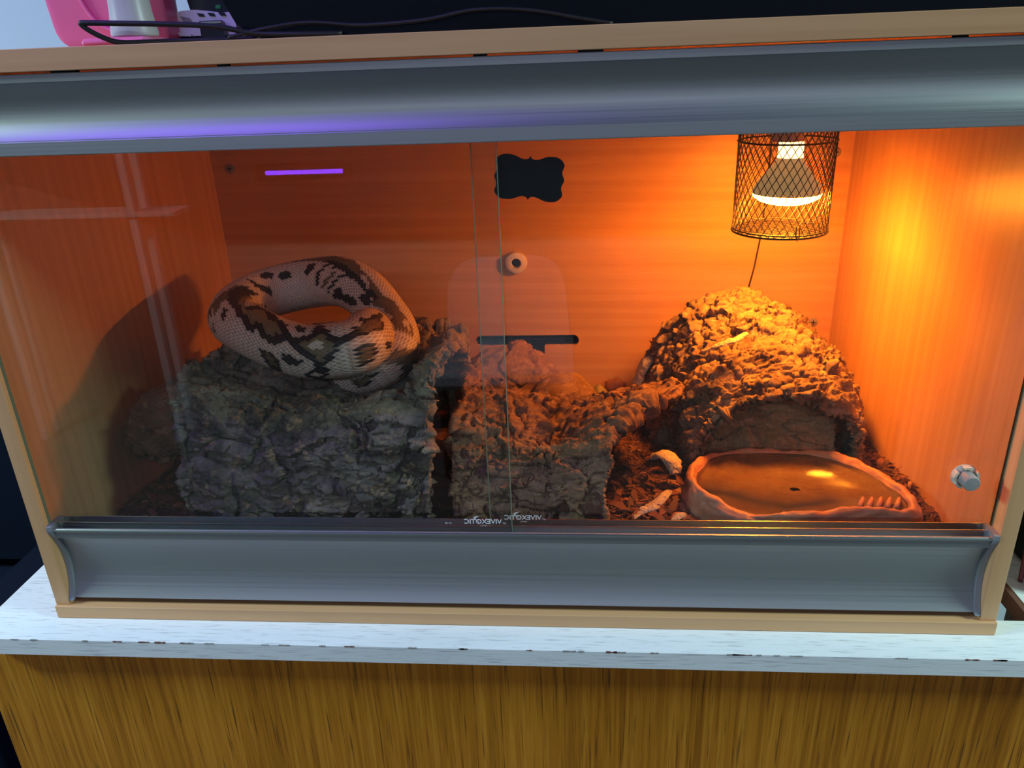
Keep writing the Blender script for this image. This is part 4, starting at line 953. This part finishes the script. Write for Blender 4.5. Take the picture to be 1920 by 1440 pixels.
# classes: 0 cream belly, 1 tan flank, 2 brown saddle, 3 near-black edge, 4 olive, 5 bright cream
PCOL = np.array([(.62, .52, .38), (.47, .32, .215), (.15, .10, .05), (.028, .020, .016), (.21, .16, .075), (.62, .55, .38)])
PEDGE = np.array([(.70, .62, .50), (.88, .80, .67), (.20, .15, .09), (.06, .05, .045), (.26, .21, .12), (.80, .76, .62)])
PATTERN = [
    (2, [0.545, 0.12, 0.529, 0.14, 0.514, 0.14, 0.499, 0.07, 0.485, 0.00, 0.467, -0.07, 0.452, -0.05, 0.442, 0.10, 0.424, 0.02, 0.412, 0.17, 0.388, -0.07, 0.370, -0.10, 0.352, -0.14, 0.334, -0.14, 0.316, -0.14, 0.305, 0.05, 0.299, 0.34, 0.286, -0.27, 0.307, -0.41, 0.328, -0.51, 0.349, -0.58, 0.365, -0.58, 0.380, -0.53, 0.408, -0.56, 0.434, -0.53, 0.466, -0.34, 0.485, -0.24, 0.500, -0.14, 0.514, 0.00, 0.529, 0.14]),
    (3, [0.444, -0.29, 0.428, -0.36, 0.414, -0.34, 0.397, -0.41, 0.382, -0.41, 0.365, -0.41, 0.347, -0.39, 0.326, -0.34, 0.305, -0.29, 0.307, -0.48, 0.328, -0.56, 0.349, -0.63, 0.366, -0.65, 0.382, -0.65, 0.410, -0.63, 0.436, -0.53]),
    (2, [0.680, 1.01, 0.682, 0.65, 0.673, 0.36, 0.666, 0.07, 0.650, -0.14, 0.642, -0.43, 0.702, -0.05, 0.698, 0.02, 0.694, 0.27, 0.707, 0.70]),
    (3, [0.695, 1.72, 0.689, 1.50, 0.685, 1.18, 0.690, 0.65, 0.702, 0.72, 0.708, 1.18, 0.713, 1.67]),
    (1, [0.378, -0.24, 0.368, -0.19, 0.342, -0.39, 0.348, -0.46, 0.367, -0.41]),
    (3, [0.583, -0.36, 0.562, -0.22, 0.547, -0.48, 0.558, -0.70, 0.584, -0.56]),
    (3, [0.542, -0.70, 0.527, -0.53, 0.512, -0.65, 0.517, -0.97, 0.535, -0.94]),
    (3, [0.484, -0.82, 0.474, -0.53, 0.456, -0.46, 0.462, -0.92, 0.473, -1.01]),
    (3, [0.450, -1.47, 0.450, -1.04, 0.446, -0.80, 0.437, -0.58, 0.433, -0.39, 0.430, -0.46, 0.438, -0.75, 0.443, -1.04, 0.444, -1.47]),
    (2, [0.437, -1.50, 0.433, -1.18, 0.416, -0.80, 0.415, -1.04, 0.432, -1.50]),
    (3, [0.430, -0.68, 0.424, -0.56, 0.415, -0.53, 0.420, -0.72]),
    (3, [0.427, -1.72, 0.420, -1.38, 0.408, -1.09, 0.402, -0.77, 0.392, -0.58, 0.374, -0.51, 0.385, -0.70, 0.398, -0.87, 0.407, -1.26, 0.419, -1.67]),
    (3, [0.410, -1.72, 0.404, -1.43, 0.389, -1.21, 0.380, -1.40, 0.366, -1.21, 0.349, -1.11, 0.342, -1.33, 0.367, -1.67, 0.388, -1.72, 0.407, -1.86]),
    (3, [0.348, -0.99, 0.347, -0.77, 0.334, -0.58, 0.319, -0.63, 0.318, -0.80, 0.330, -1.04]),
    (3, [0.608, -0.22, 0.604, -0.72, 0.581, -1.01, 0.581, -1.18, 0.595, -1.35, 0.612, -1.04, 0.619, -0.65]),
    (0, [0.570, -1.52, 0.541, -1.28, 0.518, -1.38, 0.497, -1.47, 0.468, -1.50, 0.446, -1.45, 0.433, -1.69, 0.419, -1.93, 0.410, -2.17, 0.398, -2.27, 0.366, -2.08, 0.378, -2.13, 0.426, -2.46, 0.461, -2.71, 0.452, -2.25, 0.474, -1.98, 0.502, -1.74, 0.526, -1.81, 0.554, -1.88]),
    (2, [0.320, -0.46, 0.312, -0.19, 0.307, 0.14, 0.290, 0.22, 0.275, 0.41, 0.260, 0.58, 0.251, 0.82, 0.245, 0.72, 0.248, 0.22, 0.259, 0.00, 0.278, -0.29, 0.296, -0.48, 0.312, -0.80]),
    (1, [0.479, -2.80, 0.479, -2.80, 0.479, -2.80, 0.479, -2.80, 0.479, -2.80, 0.479, -2.80]),
    (3, [0.948, 0.39, 0.967, 0.53, 0.964, 0.72, 0.949, 0.70, 0.943, 0.53]),
    (2, [0.269, -0.24, 0.259, -0.14, 0.256, 0.10, 0.250, 0.48, 0.250, 0.89, 0.242, 0.97, 0.242, 0.46, 0.240, 0.17, 0.247, 0.00]),
    (1, [0.265, 0.24, 0.260, 0.53, 0.246, 0.80, 0.244, 0.65, 0.252, 0.41]),
    (1, [0.446, -2.59, 0.446, -2.59, 0.446, -2.59, 0.446, -2.59, 0.446, -2.59, 0.446, -2.59, 0.446, -2.59, 0.446, -2.59]),
    (3, [0.930, 1.40, 0.940, 1.62, 0.946, 1.88, 0.946, 1.88, 0.949, 1.76, 0.946, 1.86, 0.946, 1.88, 0.935, 1.81, 0.928, 1.59]),
    (2, [0.221, 0.75, 0.223, 0.68, 0.227, 0.94, 0.232, 1.16, 0.238, 1.47, 0.235, 1.93, 0.228, 2.15, 0.221, 2.25, 0.212, 2.51, 0.216, 1.72, 0.215, 1.23, 0.208, 1.16, 0.200, 1.38, 0.193, 1.59, 0.176, 1.81, 0.168, 1.50, 0.181, 1.47, 0.194, 1.40, 0.200, 1.33, 0.208, 1.16]),
    (3, [0.214, 1.14, 0.217, 1.57, 0.214, 2.25, 0.209, 2.22, 0.215, 1.69]),
    (1, [0.204, 1.28, 0.209, 1.16, 0.214, 1.26, 0.217, 1.57, 0.215, 1.86, 0.208, 2.08, 0.197, 2.27, 0.191, 2.15, 0.184, 2.05, 0.198, 1.59]),
    (3, [0.176, 1.50, 0.191, 1.55, 0.198, 1.40, 0.204, 1.28, 0.198, 1.57, 0.186, 2.01, 0.175, 1.86]),
    (2, [0.178, 1.52, 0.193, 1.47, 0.199, 1.40, 0.188, 1.74, 0.180, 1.81]),
    (2, [0.695, 1.72, 0.689, 1.57, 0.683, 1.35, 0.679, 1.09, 0.678, 0.70, 0.670, 0.36, 0.658, 0.10, 0.638, -0.07, 0.629, -0.60, 0.668, -0.51, 0.710, 0.00, 0.730, 0.39, 0.697, 0.41, 0.706, 0.75, 0.708, 1.23, 0.714, 1.72]),
    (1, [0.689, 1.57, 0.689, 1.04, 0.692, 0.80, 0.709, 1.16, 0.706, 1.64]),
    (1, [0.718, 1.52, 0.715, 1.11, 0.709, 0.63, 0.696, 0.24, 0.701, 0.07, 0.731, 0.43, 0.748, 0.80, 0.749, 1.21]),
    (3, [0.721, 0.89, 0.714, 0.58, 0.722, 0.51, 0.730, 0.75, 0.731, 1.06]),
    (3, [0.689, 1.04, 0.691, 0.89, 0.700, 1.04, 0.697, 1.14]),
    (3, [0.727, 0.39, 0.691, 0.14, 0.658, -0.05, 0.631, -0.43, 0.640, -0.60, 0.628, -1.04, 0.672, -0.65, 0.714, -0.22, 0.734, 0.07, 0.744, 0.05, 0.739, -0.43, 0.613, -1.67, 0.774, -0.41, 0.793, -0.12, 0.802, 0.34, 0.804, 0.68, 0.803, 0.94, 0.794, 0.80, 0.782, 0.65, 0.781, 0.92, 0.770, 0.92, 0.756, 0.68, 0.742, 0.56]),
    (3, [0.752, -0.48, 0.766, -0.48, 0.785, -0.19, 0.804, -0.02, 0.820, 0.14, 0.834, 0.48, 0.851, 0.70, 0.859, 0.65, 0.862, 0.94, 0.863, 1.23, 0.852, 1.09, 0.842, 0.85, 0.830, 0.87, 0.821, 1.06, 0.809, 1.09, 0.797, 0.94, 0.784, 0.68, 0.778, 0.34, 0.767, -0.10]),
    (3, [0.845, 0.65, 0.859, 0.60, 0.872, 0.41, 0.870, -0.14, 0.882, 0.00, 0.896, 0.58, 0.902, 0.70, 0.901, 0.99, 0.901, 1.23, 0.895, 1.47, 0.888, 1.72, 0.882, 1.96, 0.877, 2.05, 0.876, 1.72, 0.869, 1.45, 0.859, 1.18, 0.848, 1.06]),
    (3, [0.892, 0.56, 0.905, 0.77, 0.910, 0.72, 0.917, 0.39, 0.913, 0.85, 0.912, 0.82, 0.907, 1.01, 0.898, 1.28, 0.892, 1.50, 0.886, 1.74, 0.888, 1.45, 0.890, 1.16, 0.892, 0.89]),
    (3, [0.907, 0.80, 0.914, 0.43, 0.924, 0.34, 0.931, 0.12, 0.938, 0.31, 0.947, 0.31, 0.948, 0.72, 0.937, 1.06, 0.928, 0.89, 0.918, 0.82, 0.911, 0.87, 0.905, 1.06]),
    (4, [0.707, -0.22, 0.664, -0.75, 0.659, -1.01, 0.719, -0.34, 0.737, 0.05, 0.745, 0.19, 0.752, 0.17, 0.756, -0.05, 0.764, -0.22, 0.776, -0.07, 0.788, 0.17, 0.804, 0.24, 0.815, 0.39, 0.823, 0.58, 0.815, 0.68, 0.810, 0.80, 0.803, 0.75, 0.792, 0.58, 0.781, 0.48, 0.774, 0.46, 0.774, 0.63, 0.769, 0.63, 0.757, 0.46, 0.744, 0.31]),
    (4, [0.881, 0.48, 0.886, 0.53, 0.892, 0.75, 0.899, 0.89, 0.901, 1.01, 0.894, 1.21, 0.884, 1.52, 0.882, 1.57, 0.878, 1.40, 0.872, 1.21, 0.864, 1.01, 0.857, 0.89, 0.859, 0.85, 0.868, 0.80, 0.877, 0.70]),
    (2, [0.914, 0.68, 0.920, 0.46, 0.932, 0.36, 0.940, 0.46, 0.941, 0.82, 0.937, 0.99, 0.928, 0.82, 0.918, 0.75]),
    (5, [0.869, 0.97, 0.875, 0.75, 0.886, 0.82, 0.887, 1.04, 0.878, 1.11]),
    (3, [0.833, 0.22, 0.836, 0.00, 0.858, 0.14, 0.858, 0.39, 0.845, 0.39]),
    (3, [0.908, 1.40, 0.912, 1.23, 0.918, 1.14, 0.922, 1.33, 0.922, 1.55, 0.918, 1.79, 0.913, 1.93, 0.908, 1.86, 0.910, 1.62]),
    (2, [0.912, 1.47, 0.914, 1.33, 0.918, 1.33, 0.918, 1.47, 0.917, 1.69, 0.913, 1.74, 0.911, 1.72]),
    (3, [0.832, 1.40, 0.841, 1.26, 0.852, 1.38, 0.862, 1.52, 0.858, 1.72, 0.846, 1.72, 0.836, 1.57]),
    (3, [0.798, 1.47, 0.802, 1.35, 0.815, 1.40, 0.828, 1.62, 0.829, 2.22, 0.812, 2.27, 0.808, 1.88]),
    (2, [0.808, 1.52, 0.815, 1.47, 0.823, 1.72, 0.826, 1.96, 0.815, 1.93]),
    (3, [0.857, 2.15, 0.871, 1.79, 0.881, 1.74, 0.890, 1.84, 0.880, 2.30, 0.864, 2.71]),
    (1, [0.865, 2.13, 0.872, 1.98, 0.880, 2.01, 0.872, 2.25]),
]
def snake_class(s, th):
    """pattern of one scale from its place along (s) and around (th) the body; th = 0 is the spine"""
    th0 = th; th = (th + math.pi) % (2*math.pi) - math.pi
    # pale flanks and belly; the darker saddles and spots follow as outlines on the unrolled skin
    c = np.where(np.abs(th) > 2.35, 0, 1)
    for cls, poly in PATTERN:
        x = poly[0::2]; m = (s > min(x)) & (s < max(x))
        if m.any():
            k = np.nonzero(m)[0]; ok = inside(list(zip(x, poly[1::2])), s[k], th[k]); c[k[ok]] = cls
    return c
def snake_theta(P, C, up, side):
    d = P - C; return np.arctan2((d * side).sum(1), (d * up).sum(1))
def snake():
    S, C, R_, T_, up, side = snake_frames(); ns = len(S); na = NAR * 6
    th = np.linspace(-math.pi, math.pi, na, endpoint=False)
    SS, TT = np.meshgrid(S, th, indexing='ij')
    e, sc_, tc_, along = cells(SS.ravel(), TT.ravel())
    belly = smooth(2.1, 2.5, np.abs(TT.ravel()))
    rad = np.repeat(R_, na)
    h = (.0007 * smooth(.0, .16, e) + .0005 * (along - .5) * smooth(.0, .1, e)) * (1 - belly) * np.clip(rad / .03, 0, 1)
    # cross-section: slightly flattened belly, gentle ridge along the spine
    prof = 1.0 - .07 * smooth(1.9, 3.1, np.abs(TT.ravel())) + .02 * np.exp(-(TT.ravel() / .5) ** 2)
    ct, st = np.cos(TT.ravel()), np.sin(TT.ravel())
    V = np.repeat(C, na, 0) + (np.repeat(up, na, 0) * ct[:, None] + np.repeat(side, na, 0) * st[:, None]) * ((rad * prof + h))[:, None]
    ix = np.arange(ns * na).reshape(ns, na); nx = np.roll(ix, -1, 1)
    F = np.stack([ix[:-1], nx[:-1], nx[1:], ix[1:]], -1).reshape(-1, 4)
    me = mesh_np('ball_python', V, F)
    c = snake_class(sc_, tc_)
    col = PCOL[c]; ed = PEDGE[c]
    var = (hash3(np.floor(sc_ * 5000).astype(np.int64), np.floor(tc_ * 500).astype(np.int64), np.zeros(len(c), np.int64), 3) % 1000).astype(float) / 1000
    col = col * (.82 + .36 * var)[:, None]
    k = (1 - smooth(.07, .19, e))[:, None] * (1 - belly[:, None])
    col = col * (1 - k) + ed * k
    at = me.attributes.new('pigment', 'FLOAT_COLOR', 'POINT'); at.data.foreach_set('color', np.concatenate([col, np.ones((len(col), 1))], 1).astype(np.float32).ravel())
    m = mat('python_skin', (.5, .4, .3), .42); N = NT(m); a = N.n('ShaderNodeAttribute', attribute_name='pigment'); N.base(a.outputs['Color'])
    m.node_tree.nodes['Principled BSDF'].inputs['Specular IOR Level'].default_value = .4
    return link('ball_python', me, m, None, 'coiled brown and cream ball python resting on the grey cork slab', 'snake')
snake()

for o in bpy.data.objects:
    if '_base' in o: del o['_base']
